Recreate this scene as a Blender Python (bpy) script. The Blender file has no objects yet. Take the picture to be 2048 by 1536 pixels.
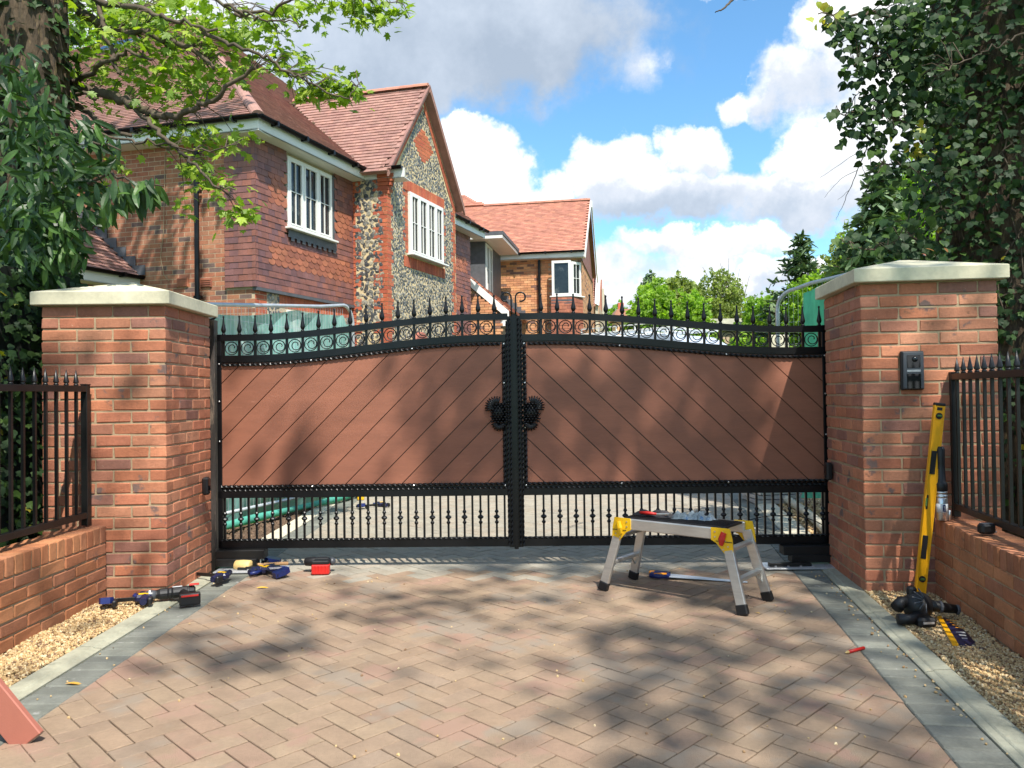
import bpy, math, random
import numpy as np
from mathutils import Matrix, Vector
random.seed(7); rng = np.random.default_rng(11)
sc = bpy.context.scene; COL = sc.collection
# ---------------------------------------------------------------- camera
FPX, CAMZ, PITCH, ROLL = 1538.0, 1.27, math.atan(22/1538.0), 0.0135
cam_d = bpy.data.cameras.new('camera'); cam = bpy.data.objects.new('camera', cam_d); COL.objects.link(cam)
cam_d.sensor_width = 36; cam_d.lens = 36*FPX/2048; cam_d.clip_end = 2000; cam_d.clip_start = .05
_F = Vector((0, math.cos(PITCH), math.sin(PITCH))); _R0 = Vector((1, 0, 0)); _U0 = _R0.cross(_F)
_R = _R0*math.cos(ROLL) - _U0*math.sin(ROLL); _U = _U0*math.cos(ROLL) + _R0*math.sin(ROLL)
cam.matrix_world = Matrix(((_R.x, _U.x, -_F.x, 0), (_R.y, _U.y, -_F.y, 0), (_R.z, _U.z, -_F.z, CAMZ), (0, 0, 0, 1)))
sc.camera = cam
def ray(px, py):
    return (_F + _R*((px-1024)/FPX) - _U*((py-768)/FPX))
def G(px, py, z=0.0):            # the point of height z seen at this place of the photo
    r = ray(px, py); t = (z-CAMZ)/r.z; return Vector((r.x*t, r.y*t, z))
def D(px, py, d):                # the point at distance d (along y) seen at this place
    r = ray(px, py); t = d/r.y; return Vector((r.x*t, d, CAMZ+r.z*t))
_M = np.array(cam.matrix_world.inverted())
def project(p):                  # (n,3) -> px, py, depth
    p = np.asarray(p, float).reshape(-1, 3); q = p @ _M[:3, :3].T + _M[:3, 3]
    w = np.maximum(-q[:, 2], 1e-4)
    return 1024+FPX*q[:, 0]/w, 768-FPX*q[:, 1]/w, -q[:, 2]
# ---------------------------------------------------------------- sun, sky
L = Vector((-.245, .60, -1.0)).normalized()
sd = bpy.data.lights.new('sun', 'SUN'); sd.energy = 4.2; sd.angle = math.radians(.53); sd.color = (1, .945, .86)
so = bpy.data.objects.new('sun', sd); COL.objects.link(so); so.rotation_euler = L.to_track_quat('-Z', 'Y').to_euler(); so.location = (0, -5, 20)
sc.view_settings.view_transform = 'Standard'; sc.view_settings.look = 'None'; sc.view_settings.exposure = 0.90; sc.view_settings.gamma = 1
sc.view_settings.use_curve_mapping = False
sc.render.engine = 'CYCLES'
sc.cycles.max_bounces = 6; sc.cycles.diffuse_bounces = 3; sc.cycles.glossy_bounces = 3; sc.cycles.transparent_max_bounces = 12; sc.cycles.transmission_bounces = 4
world = bpy.data.worlds.new('World'); sc.world = world; world.use_nodes = True
class NT:
    def __init__(s, nt): s.nt = nt; nt.nodes.clear()
    def n(s, typ, inp=None, **kw):
        nd = s.nt.nodes.new(typ)
        for k, v in kw.items(): setattr(nd, k, v)
        for k, v in (inp or {}).items(): s.set(nd, k, v)
        return nd
    def set(s, nd, k, v):
        sock = nd.inputs[k]
        if isinstance(v, bpy.types.NodeSocket): s.nt.links.new(v, sock)
        elif isinstance(v, bpy.types.Node): s.nt.links.new(v.outputs[0], sock)
        else: sock.default_value = v
    def m(s, op, a, b=0.0, c=None, clamp=False):
        d = {0: a, 1: b}
        if c is not None: d[2] = c
        return s.n('ShaderNodeMath', d, operation=op, use_clamp=clamp).outputs[0]
    def vm(s, op, a, b):
        nd = s.n('ShaderNodeVectorMath', {0: a, 1: b}, operation=op)
        return nd.outputs['Value'] if op == 'DOT_PRODUCT' else nd.outputs[0]
    def mix(s, f, a, b, blend='MIX'):
        nd = s.n('ShaderNodeMix', None, data_type='RGBA', blend_type=blend)
        s.set(nd, 0, f); s.set(nd, 6, a); s.set(nd, 7, b); return nd.outputs[2]
    def ramp(s, f, stops, interp='LINEAR'):
        nd = s.n('ShaderNodeValToRGB', {0: f}); cr = nd.color_ramp; cr.interpolation = interp
        while len(cr.elements) > 1: cr.elements.remove(cr.elements[-1])
        cr.elements[0].position = stops[0][0]; cr.elements[0].color = (*stops[0][1], 1)
        for p, c in stops[1:]:
            e = cr.elements.new(p); e.color = (*c, 1)
        return nd.outputs[0]
def smooth(w, x, a, b):
    return w.n('ShaderNodeMapRange', {0: x, 1: a, 2: b, 3: 0.0, 4: 1.0}, interpolation_type='SMOOTHSTEP').outputs[0]
def build_world():
    w = NT(world.node_tree)
    sky = w.n('ShaderNodeTexSky', None, sky_type='NISHITA', sun_disc=False, sun_elevation=math.radians(57), sun_rotation=math.radians(157.8), altitude=50, air_density=1.0, dust_density=.4, ozone_density=2.2)
    d = w.n('ShaderNodeTexCoord').outputs['Generated']
    nz = w.n('ShaderNodeTexNoise', {'Vector': d, 'Scale': 6.0, 'Detail': 7.0, 'Roughness': .52})
    nv = w.vm('SUBTRACT', nz.outputs['Color'], (.5, .5, .5))
    nsc = w.n('ShaderNodeVectorMath', {0: nv, 'Scale': .13}, operation='SCALE').outputs[0]
    nzb = w.n('ShaderNodeTexNoise', {'Vector': d, 'Scale': 19.0, 'Detail': 9.0, 'Roughness': .6})
    nsb = w.n('ShaderNodeVectorMath', {0: w.vm('SUBTRACT', nzb.outputs['Color'], (.5, .5, .5)), 'Scale': .085}, operation='SCALE').outputs[0]
    dd = w.vm('ADD', w.vm('ADD', d, nsc), nsb)
    n2 = w.n('ShaderNodeTexNoise', {'Vector': d, 'Scale': 15.0, 'Detail': 9.0, 'Roughness': .62}).outputs['Fac']
    # cumulus where they stand in the sky: (direction as seen, half sizes, brightness of the belly, softness)
    E = [(890, 50, 320, 135, .28, 1.0), (700, 130, 240, 100, .62, .9), (560, 60, 150, 110, .70, .8), (945, 305, 80, 52, 1.0, 1), (1010, 385, 120, 55, 1.0, 1),
         (1225, 345, 95, 55, .93, 1), (1370, 300, 62, 52, 1.0, 1), (1330, 400, 165, 48, .60, 1), (1500, 192, 50, 32, .92, .8), (1640, 150, 80, 60, .72, .75),
         (1720, 30, 80, 70, .9, 1), (1650, 330, 80, 58, 1.0, 1), (1600, 415, 130, 42, .62, .9), (1400, 500, 130, 36, .98, .9), (1250, 560, 170, 50, .76, .6),
         (1560, 560, 200, 36, .82, .8), (1900, 250, 200, 200, .85, 1), (1445, 2, 45, 20, .95, .8), (200, 60, 260, 200, .8, 1), (1130, 610, 300, 40, .9, .9), (820,420,260,120,.9,.9), (1250,150,50,40,.8,.35)]
    M = None; SW = None; SS = None
    for px, py, rx, ry, br, k in E:
        c = ray(px, py).normalized(); t1 = Vector((c.y, -c.x, 0)).normalized(); t2 = t1.cross(c)
        u = w.m('DIVIDE', w.vm('DOT_PRODUCT', dd, tuple(t1)), rx/FPX); v = w.m('DIVIDE', w.m('ADD', w.vm('DOT_PRODUCT', dd, tuple(t2)), 0.0), ry/FPX)
        q = w.m('ADD', w.m('MULTIPLY', u, u), w.m('MULTIPLY', v, v))
        f = w.m('MULTIPLY', w.m('SUBTRACT', 1.45, w.m('MULTIPLY', q, .8)), w.m('GREATER_THAN', w.vm('DOT_PRODUCT', d, tuple(c)), 0.0))
        f = w.m('MULTIPLY', w.m('MAXIMUM', f, 0.0), k)
        s = w.m('ADD', br, w.m('MULTIPLY', w.m('MULTIPLY', v, .34), f))
        M = f if M is None else w.m('MAXIMUM', M, f)
        f2 = w.m('MULTIPLY', f, f)
        SW = f2 if SW is None else w.m('ADD', SW, f2)
        fs = w.m('MULTIPLY', f2, s); SS = fs if SS is None else w.m('ADD', SS, fs)
    # the rest of the sky carries scattered cumulus of the same kind
    n3 = w.n('ShaderNodeTexNoise', {'Vector': d, 'Scale': 2.6, 'Detail': 7.0, 'Roughness': .55}).outputs['Fac']
    away = w.m('SUBTRACT', 1.0, smooth(w, w.vm('DOT_PRODUCT', d, tuple(ray(1024, 400).normalized())), .70, .84))
    gen = w.m('MULTIPLY', w.m('MULTIPLY', w.m('SUBTRACT', n3, .44), 7.0), away)
    M = w.m('MAXIMUM', M, gen)
    shade = w.m('DIVIDE', w.m('ADD', SS, w.m('MULTIPLY', w.m('MAXIMUM', gen, 0.0), .8)), w.m('ADD', w.m('ADD', SW, w.m('MAXIMUM', gen, 0.0)), .001))
    Mn = w.m('ADD', M, w.m('MULTIPLY', w.m('SUBTRACT', n2, .5), 1.5))
    mask = smooth(w, Mn, .08, .98)
    shade = w.m('ADD', shade, w.m('MULTIPLY', w.m('SUBTRACT', n2, .52), .85))
    ccol = w.ramp(shade, [(.12, (2.2, 2.65, 3.3)), (.45, (3.0, 3.45, 4.1)), (.70, (3.9, 4.2, 4.7)), (.98, (6.4, 6.4, 6.3))])
    blue = w.mix(1.0, sky.outputs[0], (.78, 1.13, 1.22, 1), 'MULTIPLY')
    skyc = w.mix(mask, blue, ccol)
    bg = w.n('ShaderNodeBackground', {'Color': skyc, 'Strength': .115})
    out = w.n('ShaderNodeOutputWorld', {0: bg.outputs[0]})
build_world()
# ---------------------------------------------------------------- materials
MATS = {}
def rnd_node(w):
    o = w.n('ShaderNodeObjectInfo').outputs['Random']; g = w.n('ShaderNodeNewGeometry').outputs['Random Per Island']
    return w.m('FRACT', w.m('ADD', w.m('MULTIPLY', o, 7.31), g))
def mat(name, cols, rough=.7, nscale=6, namt=.25, bump=.0, bscale=60, metal=0.0, coord='pos', trans=0.0, spec=.5, spots=None, hv=.0, stretch=None, coat=0.0, alpha=None):
    """cols: colours picked per piece; noise darkens and lightens within; spots=(colour, threshold, scale)."""
    if name in MATS: return MATS[name]
    m = bpy.data.materials.new(name); m.use_nodes = True; w = NT(m.node_tree)
    geo = w.n('ShaderNodeNewGeometry').outputs['Position'] if coord == 'pos' else w.n('ShaderNodeTexCoord').outputs['Object']
    vec = geo
    if stretch: vec = w.n('ShaderNodeVectorMath', {0: geo, 1: stretch}, operation='MULTIPLY').outputs[0]
    r = rnd_node(w)
    if len(cols) > 1:
        st = [(i/len(cols), c) for i, c in enumerate(cols)]; base = w.ramp(r, st, 'CONSTANT')
    else: base = w.n('ShaderNodeRGB').outputs[0]; base.default_value = (*cols[0], 1)
    nn = w.n('ShaderNodeTexNoise', {'Vector': vec, 'Scale': float(nscale), 'Detail': 5.0, 'Roughness': .6}).outputs['Fac']
    lo, hi = 1-namt, 1+namt
    fac = w.n('ShaderNodeMapRange', {0: nn, 1: .3, 2: .7, 3: lo, 4: hi}).outputs[0]
    fine = w.n('ShaderNodeTexNoise', {'Vector': vec, 'Scale': float(nscale)*9, 'Detail': 3.0}).outputs['Fac']
    fac = w.m('MULTIPLY', fac, w.n('ShaderNodeMapRange', {0: fine, 1: .3, 2: .7, 3: 1-namt*.45, 4: 1+namt*.45}).outputs[0])
    if hv: fac = w.m('MULTIPLY', fac, w.m('ADD', 1-hv, w.m('MULTIPLY', w.m('FRACT', w.m('MULTIPLY', r, 17.3)), 2*hv)))
    g3 = w.n('ShaderNodeCombineXYZ', {0: fac, 1: fac, 2: fac}).outputs[0]
    c = w.mix(1.0, base, g3, 'MULTIPLY')
    if spots:
        for sc_, th, ss in (spots if isinstance(spots, list) else [spots]):
            sn = w.n('ShaderNodeTexNoise', {'Vector': vec, 'Scale': float(ss), 'Detail': 4.0, 'Roughness': .65}).outputs['Fac']
            c = w.mix(smooth(w, sn, th, th+.09), c, (*sc_, 1))
    p = w.n('ShaderNodeBsdfPrincipled', {'Base Color': c, 'Roughness': rough, 'Metallic': metal, 'Specular IOR Level': spec})
    if coat: p.inputs['Coat Weight'].default_value = coat
    if bump:
        bn = w.n('ShaderNodeTexNoise', {'Vector': vec, 'Scale': float(bscale), 'Detail': 4.0, 'Roughness': .6}).outputs['Fac']
        w.set(p, 'Normal', w.n('ShaderNodeBump', {'Height': bn, 'Strength': float(bump), 'Distance': .01}).outputs[0])
    sh = p.outputs[0]
    if trans:
        tc = w.mix(1.0, c, (1.5, 1.6, .55, 1), 'MULTIPLY')
        t = w.n('ShaderNodeBsdfTranslucent', {'Color': tc}); ms = w.n('ShaderNodeMixShader', {0: trans, 1: sh, 2: t.outputs[0]}); sh = ms.outputs[0]
    if alpha is not None:
        tr = w.n('ShaderNodeBsdfTransparent'); ms = w.n('ShaderNodeMixShader', {0: alpha, 1: tr.outputs[0], 2: sh}); sh = ms.outputs[0]
    w.n('ShaderNodeOutputMaterial', {0: sh}); MATS[name] = m; return m
BR = [(.41,.150,.080),(.375,.135,.074),(.44,.175,.092),(.35,.125,.070),(.40,.165,.092),(.425,.155,.078),(.365,.15,.092),(.27,.12,.085),(.42,.185,.105),(.385,.14,.072)]
m_brick = mat('gate_brick', BR, .88, 7, .20, .35, 120, spots=[((.155,.10,.085), .595, 6.5), ((.50,.33,.22), .69, 30), ((.25,.11,.06), .62, 18)], hv=.14)
m_wallbrick = mat('low_wall_brick', [(.38,.150,.068),(.34,.13,.06),(.42,.18,.08),(.33,.135,.07),(.39,.165,.08),(.36,.14,.06)], .9, 6, .2, .35, 120, spots=[((.14,.085,.065), .66, 5)], hv=.10)
m_mortar = mat('sandy_mortar', [(.38,.285,.175)], .95, 20, .18, .4, 200)
m_hbrick = mat('house_brick', [(.34,.135,.075),(.29,.115,.066),(.38,.165,.092),(.31,.13,.078),(.36,.15,.08),(.15,.095,.08),(.33,.12,.065),(.35,.155,.09),(.37,.15,.078),(.26,.10,.06)], .9, 6, .22, .2, 80, spots=((.13,.09,.08), .66, 4.5), hv=.1)
m_qbrick = mat('quoin_brick', [(.44,.11,.05),(.39,.09,.045),(.47,.13,.06),(.36,.085,.045),(.42,.12,.06)], .9, 6, .18, .2, 80, hv=.1)
m_hmortar = mat('house_mortar', [(.47,.365,.25)], .95, 20, .15, .2, 120)
m_ybrick = mat('buff_brick', [(.62,.30,.14),(.55,.25,.12),(.66,.34,.17),(.58,.28,.13),(.60,.31,.16),(.50,.22,.11),(.22,.12,.09),(.63,.31,.14)], .9, 5, .2, hv=.1)
m_tile = mat('roof_clay_tile', [(.31,.165,.130),(.285,.148,.12),(.33,.180,.142),(.295,.158,.128),(.27,.138,.115),(.315,.165,.13),(.31,.172,.142)], .75, 5, .2, .2, 60, spots=((.40,.30,.23), .67, 9), hv=.05)
m_otile = mat('orange_roof_tile', [(.45,.195,.13),(.41,.175,.12),(.48,.215,.14),(.43,.185,.13),(.38,.16,.11)], .8, 4, .15, hv=.1)
m_htile = mat('hung_clay_tile', [(.195,.080,.066),(.165,.070,.062),(.215,.087,.067),(.18,.080,.074),(.145,.068,.068),(.21,.083,.063),(.24,.09,.063)], .55, 5, .22, .15, 60, hv=.12)
m_ctile = mat('club_clay_tile', [(.34,.115,.062),(.30,.10,.056),(.37,.13,.068),(.27,.092,.055)], .6, 5, .2, .15, 60, hv=.12)
m_flint = mat('knapped_flint', [(.075,.078,.08),(.14,.14,.13),(.05,.052,.058),(.22,.205,.17),(.10,.105,.11),(.34,.30,.22),(.07,.07,.07)], .4, 18, .5, .3, 50, spots=((.56,.50,.38), .56, 22), hv=.2)
m_fmortar = mat('lime_mortar', [(.58,.46,.27)], .95, 12, .2, .3, 90)
m_white = mat('white_upvc', [(.72,.72,.68)], .35, 4, .03)
m_bmetal = mat('black_gloss_metal', [(.005,.0052,.006)], .34, 12, .25, .06, 90, spec=.32, spots=((.015,.014,.013), .70, 14))
m_bmetal2 = mat('black_matt_metal', [(.007,.007,.007)], .42, 10, .3, .08, 70)
m_postm = mat('brown_streaked_post', [(.045,.038,.034)], .45, 3, .5, .1, 70, spots=((.16,.12,.09), .56, 4), stretch=(6,6,1))  # dark metal with lighter brown blotches drawn out upright
m_bplas = mat('black_plastic', [(.007,.007,.008)], .5, 20, .2, coord='obj')
m_board = mat('composite_board', [(.255,.096,.055),(.235,.088,.050),(.270,.102,.058),(.245,.093,.054)], .6, 2.5, .10, .2, 260, stretch=(1,1,5), spots=[((.30,.125,.078), .66, 8)], hv=.04)
m_board2 = mat('composite_board_face', [(.36,.125,.085)], .6, 3, .05, .1, 200, coord='obj')
m_stone = mat('cast_stone', [(.56,.52,.37)], .85, 4, .16, .15, 120, spots=[((.44,.42,.30), .63, 6), ((.66,.61,.46), .70, 3)])
m_paver = mat('brindle_paver', [(.325,.230,.153),(.321,.226,.151),(.328,.227,.150),(.315,.221,.149),(.330,.235,.156),(.316,.224,.153),(.306,.222,.156),(.325,.225,.149),(.332,.238,.157),(.319,.221,.148),(.322,.229,.153),(.325,.215,.147)], .9, 7, .14, .9, 190, spots=[((.300,.236,.176), .52, 1.6), ((.355,.225,.160), .55, 2.3), ((.55,.46,.36), .68, 80), ((.15,.11,.085), .70, 50)], hv=.05)
m_gpaver = mat('greyish_paver', [(.335,.30,.235),(.325,.29,.23),(.34,.295,.228),(.335,.30,.238),(.32,.288,.23),(.34,.288,.222)], .88, 7, .14, .8, 190, spots=[((.5,.44,.36), .70, 75)], hv=.06)
m_sand = mat('joint_sand', [(.026,.020,.014)], 1, 14, .4, .5, 150, spots=((.11,.085,.06), .69, 13))
m_char = mat('charcoal_block', [(.165,.172,.145),(.148,.154,.132),(.182,.188,.158),(.156,.162,.14)], .85, 9, .2, .5, 170, spots=((.27,.27,.25), .64, 10), hv=.12)
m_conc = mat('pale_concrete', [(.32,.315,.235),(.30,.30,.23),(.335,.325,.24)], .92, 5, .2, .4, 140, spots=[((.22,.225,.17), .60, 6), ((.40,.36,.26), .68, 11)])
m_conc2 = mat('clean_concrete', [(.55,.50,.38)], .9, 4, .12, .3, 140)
m_gravel = mat('golden_gravel', [(.47,.32,.145),(.38,.25,.11),(.53,.39,.20),(.28,.17,.075),(.49,.345,.17),(.60,.48,.29),(.19,.11,.055),(.42,.27,.12),(.53,.375,.19)], .6, 30, .15, coord='pos', hv=.15)
m_soil = mat('brown_soil', [(.13,.085,.055)], 1, 10, .5, .9, 30, spots=((.30,.21,.13), .62, 22))
m_alu = mat('aluminium', [(.60,.60,.57)], .38, 6, .10, .03, 200, metal=.75, coord='obj', stretch=(1,1,8))
m_steel = mat('brushed_steel', [(.62,.62,.62)], .3, 8, .1, metal=.9, coord='obj')
m_galv = mat('galvanised_tube', [(.52,.54,.56)], .4, 10, .12, metal=.5)
m_yel = mat('yellow_plastic', [(.80,.47,.008)], .4, 12, .08, coord='obj')
m_level = mat('yellow_level_paint', [(.80,.38,.008)], .35, 6, .05, coord='obj')
m_red = mat('red_plastic', [(.55,.02,.015)], .4, 12, .1, coord='obj')
m_blue = mat('blue_plastic', [(.010,.020,.115)], .4, 12, .15, coord='obj')
m_navy = mat('navy_plastic', [(.008,.010,.042)], .4, 12, .15, coord='obj')
m_orange = mat('orange_plastic', [(.75,.28,.02)], .5, 12, .1, coord='obj')
m_wood = mat('ash_wood', [(.48,.27,.12)], .6, 10, .2, coord='obj', stretch=(1,1,8))
m_mallet = mat('cream_rubber', [(.60,.43,.17)], .6, 14, .15, .2, 60, coord='obj')
m_greyplas = mat('grey_trim', [(.07,.075,.085)], .35, 10, .05, coord='obj')
m_glassd = mat('dark_window_glass', [(.014,.018,.02)], .10, 1.2, .5, spec=.45, spots=((.07,.08,.075), .56, 2.2))  # pale blotches paint in a hint of curtains and reflections
m_black = mat('dark_lens', [(.004,.004,.005)], .08, 1, 0.0, spec=.8)
m_lead = mat('lead_sheet', [(.085,.09,.10)], .55, 8, .2)
m_bark = mat('bark', [(.070,.048,.029)], .95, 6, .5, 1.0, 24, spots=[((.155,.11,.055), .57, 9), ((.03,.022,.016), .58, 7), ((.10,.12,.04), .66, 5)], stretch=(2.6,2.6,.7))
m_branch = mat('branch_bark', [(.085,.062,.042)], .95, 8, .3, .6, 40, spots=((.13,.14,.06), .6, 12))
m_maple = mat('maple_leaf', [(.20,.31,.022),(.25,.37,.026),(.15,.255,.022),(.29,.40,.035),(.21,.32,.026),(.13,.22,.022),(.31,.39,.05)], .5, 8, .12, trans=.42, hv=.15)
m_ivy = mat('ivy_leaf', [(.024,.052,.014),(.017,.038,.013),(.034,.070,.016),(.026,.056,.019),(.052,.100,.018),(.021,.046,.017),(.032,.064,.014),(.026,.055,.018)], .55, 10, .2, trans=.10, hv=.18, spec=.2)
m_ivyY = mat('yellow_ivy_leaf', [(.42,.36,.03),(.34,.38,.04)], .5, 10, .1, trans=.3)
m_laurel = mat('laurel_leaf', [(.036,.082,.018),(.024,.058,.015),(.052,.115,.022),(.038,.088,.020),(.075,.150,.028),(.028,.066,.018)], .4, 10, .12, trans=.18, hv=.18, spec=.35)
m_tr1 = mat('fresh_tree_leaf', [(.25,.40,.035),(.20,.34,.035),(.30,.46,.05),(.22,.37,.03),(.16,.29,.03)], .6, .6, .2, trans=.45, hv=.2)
m_tr2 = mat('olive_tree_leaf', [(.22,.28,.06),(.18,.24,.05),(.26,.32,.08),(.20,.26,.06)], .6, .6, .2, trans=.35, hv=.2)
m_con = mat('conifer_leaf', [(.09,.155,.07),(.11,.18,.075),(.07,.13,.06),(.15,.21,.09)], .6, .6, .2, trans=.1, hv=.2)
m_grass = mat('grass', [(.10,.19,.04)], .9, 3, .4, .5, 20)
m_net = mat('green_debris_net', [(.22,.44,.42)], .8, 2.2, .3, .4, 30, stretch=(1,1,.25), spots=[((.46,.60,.58), .56, 3.5), ((.03,.24,.16), .64, 4)], trans=.25, alpha=.93)
m_oleaf = mat('autumn_leaf', [(.62,.33,.05),(.55,.27,.05),(.66,.42,.06)], .6, 10, .15, trans=.2)
# ---------------------------------------------------------------- mesh helpers
def mk(name, v, f, m=None, smooth=False):
    me = bpy.data.meshes.new(name); me.from_pydata([tuple(p) for p in v], [], [tuple(q) for q in f]); me.update()
    if m: me.materials.append(m)
    if smooth: me.polygons.foreach_set('use_smooth', [True]*len(me.polygons))
    return me
def orient(v, f):
    v = np.asarray(v, float); c = v.mean(0); out = []
    for q in f:
        p = v[list(q)]; n = np.cross(p[1]-p[0], p[2]-p[0])
        if np.dot(n, p.mean(0)-c) < 0: q = tuple(reversed(q))
        out.append(tuple(q))
    return v, out
def cbox(sx, sy, sz, c=.004, jit=0.0):
    v = []; idx = {}
    for X in (-1, 1):
        for Y in (-1, 1):
            for Z in (-1, 1):
                for a in range(3):
                    p = [X*(sx/2-c), Y*(sy/2-c), Z*(sz/2-c)]; p[a] += (X, Y, Z)[a]*c
                    idx[(X, Y, Z, a)] = len(v); v.append(p)
    f = []
    for a in range(3):
        b, d = [k for k in range(3) if k != a]
        for s in (-1, 1):
            q = []
            for (i, j) in ((-1, -1), (1, -1), (1, 1), (-1, 1)):
                k = [0]*3; k[a] = s; k[b] = i; k[d] = j; q.append(idx[(*k, a)])
            f.append(q)
        for s in (-1, 1):
            for t in (-1, 1):   # edge parallel to a
                k1 = [0]*3; k2 = [0]*3; k1[a] = -1; k2[a] = 1
                for k in (k1, k2): k[b] = s; k[d] = t
                f.append([idx[(*k1, b)], idx[(*k2, b)], idx[(*k2, d)], idx[(*k1, d)]])
    for X in (-1, 1):
        for Y in (-1, 1):
            for Z in (-1, 1): f.append([idx[(X, Y, Z, 0)], idx[(X, Y, Z, 1)], idx[(X, Y, Z, 2)]])
    v = np.array(v)
    if jit: v = v + rng.normal(0, jit, v.shape)
    return orient(v, f)
def sbox(sx, sy, sz):
    v = np.array([(x*sx/2, y*sy/2, z*sz/2) for x in (-1, 1) for y in (-1, 1) for z in (-1, 1)])
    return orient(v, [(0,1,3,2),(4,6,7,5),(0,4,5,1),(2,3,7,6),(0,2,6,4),(1,5,7,3)])
class MB:
    def __init__(s): s.v = []; s.f = []
    def add(s, vf, M=None):
        v, f = vf; o = len(s.v)
        for p in v:
            p = Vector(p); s.v.append(M @ p if M is not None else p)
        s.f += [tuple(i+o for i in q) for q in f]; return s
    def box(s, c, d, M=None, ch=0.0, rz=0.0):
        T = Matrix.Translation(c) @ Matrix.Rotation(rz, 4, 'Z')
        return s.add(cbox(*d, ch) if ch else sbox(*d), (M @ T) if M is not None else T)
    def tube(s, path, r, n=8, sq=False, tw=0.0, cap=True, flat=1.0):
        P = [Vector(p) for p in path]; o = len(s.v); N = len(P)
        rr = r if isinstance(r, (list, tuple)) else [r]*N
        t0 = (P[1]-P[0]).normalized(); up = Vector((0, 0, 1)) if abs(t0.z) < .9 else Vector((0, 1, 0))
        x = t0.cross(up).normalized()
        for i in range(N):
            t = ((P[min(i+1, N-1)]-P[max(i-1, 0)])).normalized(); x = (x - t*x.dot(t)).normalized(); y = t.cross(x)
            for k in range(n):
                a = 2*math.pi*(k+.5)/n + tw*i; s.v.append(P[i]+x*math.cos(a)*rr[i]+y*math.sin(a)*rr[i]*flat)
        for i in range(N-1):
            for k in range(n):
                a = o+i*n+k; b = o+i*n+(k+1) % n; s.f.append((a, b, b+n, a+n))
        if cap:
            s.f.append(tuple(reversed(range(o, o+n)))); s.f.append(tuple(range(o+(N-1)*n, o+N*n)))
        return s
    def lathe(s, prof, n=10, M=None):
        o = len(s.v); 
        for r, z in prof:
            for k in range(n):
                a = 2*math.pi*k/n; p = Vector((r*math.cos(a), r*math.sin(a), z)); s.v.append(M @ p if M is not None else p)
        for i in range(len(prof)-1):
            for k in range(n):
                a = o+i*n+k; b = o+i*n+(k+1) % n; s.f.append((a, b, b+n, a+n))
        s.f.append(tuple(reversed(range(o, o+n)))); s.f.append(tuple(range(o+(len(prof)-1)*n, o+len(prof)*n)))
        return s
    def prism(s, poly, y0, y1, M=None, bev=0):     # poly in (x,z), thickness along y
        n = len(poly); v = [Vector((x, y0, z)) for x, z in poly]+[Vector((x, y1, z)) for x, z in poly]
        ar = sum(poly[i][0]*poly[(i+1) % n][1]-poly[(i+1) % n][0]*poly[i][1] for i in range(n))
        f = [tuple(range(n)), tuple(reversed(range(n, 2*n)))]+[(i, i+n, (i+1) % n+n, (i+1) % n) for i in range(n)]
        if ar < 0: f = [tuple(reversed(q)) for q in f]
        if y1 < y0: f = [tuple(reversed(q)) for q in f]
        return s.add((v, f), M)
    def vf(s): return np.array([tuple(p) for p in s.v]), s.f
    def mesh(s, name, m, smooth=False): return mk(name, s.v, s.f, m, smooth)
WM = {}          # world matrices of the objects made
def link(name, data, parent=None, M=None, world=False, **props):
    o = bpy.data.objects.new(name, data); COL.objects.link(o); M = M or Matrix.Identity(4)
    if parent is not None:
        o.parent = parent
        if world: o.matrix_parent_inverse = WM[parent.name].inverted(); WM[o.name] = M.copy()
        else: WM[o.name] = WM[parent.name] @ M
    else: WM[o.name] = M.copy()
    o.matrix_basis = M
    for k, v in props.items(): o[k] = v
    return o
def thing(name, label, cat, M=None, group=None, data=None):
    M = Matrix.Translation(M) if isinstance(M, (tuple, Vector)) else (M or Matrix.Identity(4))
    o = link(name, data, None, M, label=label, category=cat)
    if group: o['group'] = group
    return o
def part(name, mb, m, parent, M=None, smooth=False, world=False, label=None):
    o = link(name, mb.mesh(name, m, smooth), parent, M, world)
    if label: o['label'] = label
    return o
def joined(name, groups, m_default):
    """groups: list of ((verts, faces), mats (n,4,4), material) -> one mesh"""
    V = []; LO = []; LS = []; MI = []; ms = []; vo = 0; lo = 0
    for (v, f), A, m in groups:
        if len(A) == 0: continue
        if m not in ms: ms.append(m)
        v = np.asarray(v, float); A = np.asarray(A, float)
        W = np.einsum('nij,kj->nki', A[:, :3, :3], v)+A[:, None, :3, 3]
        V.append(W.reshape(-1, 3)); fl = np.array([i for q in f for i in q]); ln = np.array([len(q) for q in f]); n = len(A)
        LO.append((fl[None, :]+(vo+np.arange(n)*len(v))[:, None]).ravel())
        st = np.concatenate([[0], np.cumsum(ln)[:-1]]); LS.append((st[None, :]+(lo+np.arange(n)*len(fl))[:, None]).ravel())
        MI.append(np.full(n*len(f), ms.index(m))); vo += n*len(v); lo += n*len(fl)
    if not V: return None
    V = np.concatenate(V); LO = np.concatenate(LO); LS = np.concatenate(LS); MI = np.concatenate(MI)
    me = bpy.data.meshes.new(name); me.vertices.add(len(V)); me.vertices.foreach_set('co', V.ravel().astype(np.float32))
    me.loops.add(len(LO)); me.loops.foreach_set('vertex_index', LO.astype(np.int32))
    me.polygons.add(len(LS)); me.polygons.foreach_set('loop_start', LS.astype(np.int32))
    for m in ms: me.materials.append(m)
    me.polygons.foreach_set('material_index', MI.astype(np.int32)); me.polygons.foreach_set('use_smooth', np.zeros(len(LS), dtype=bool)); me.update(calc_edges=True); me.validate()
    return me
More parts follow.
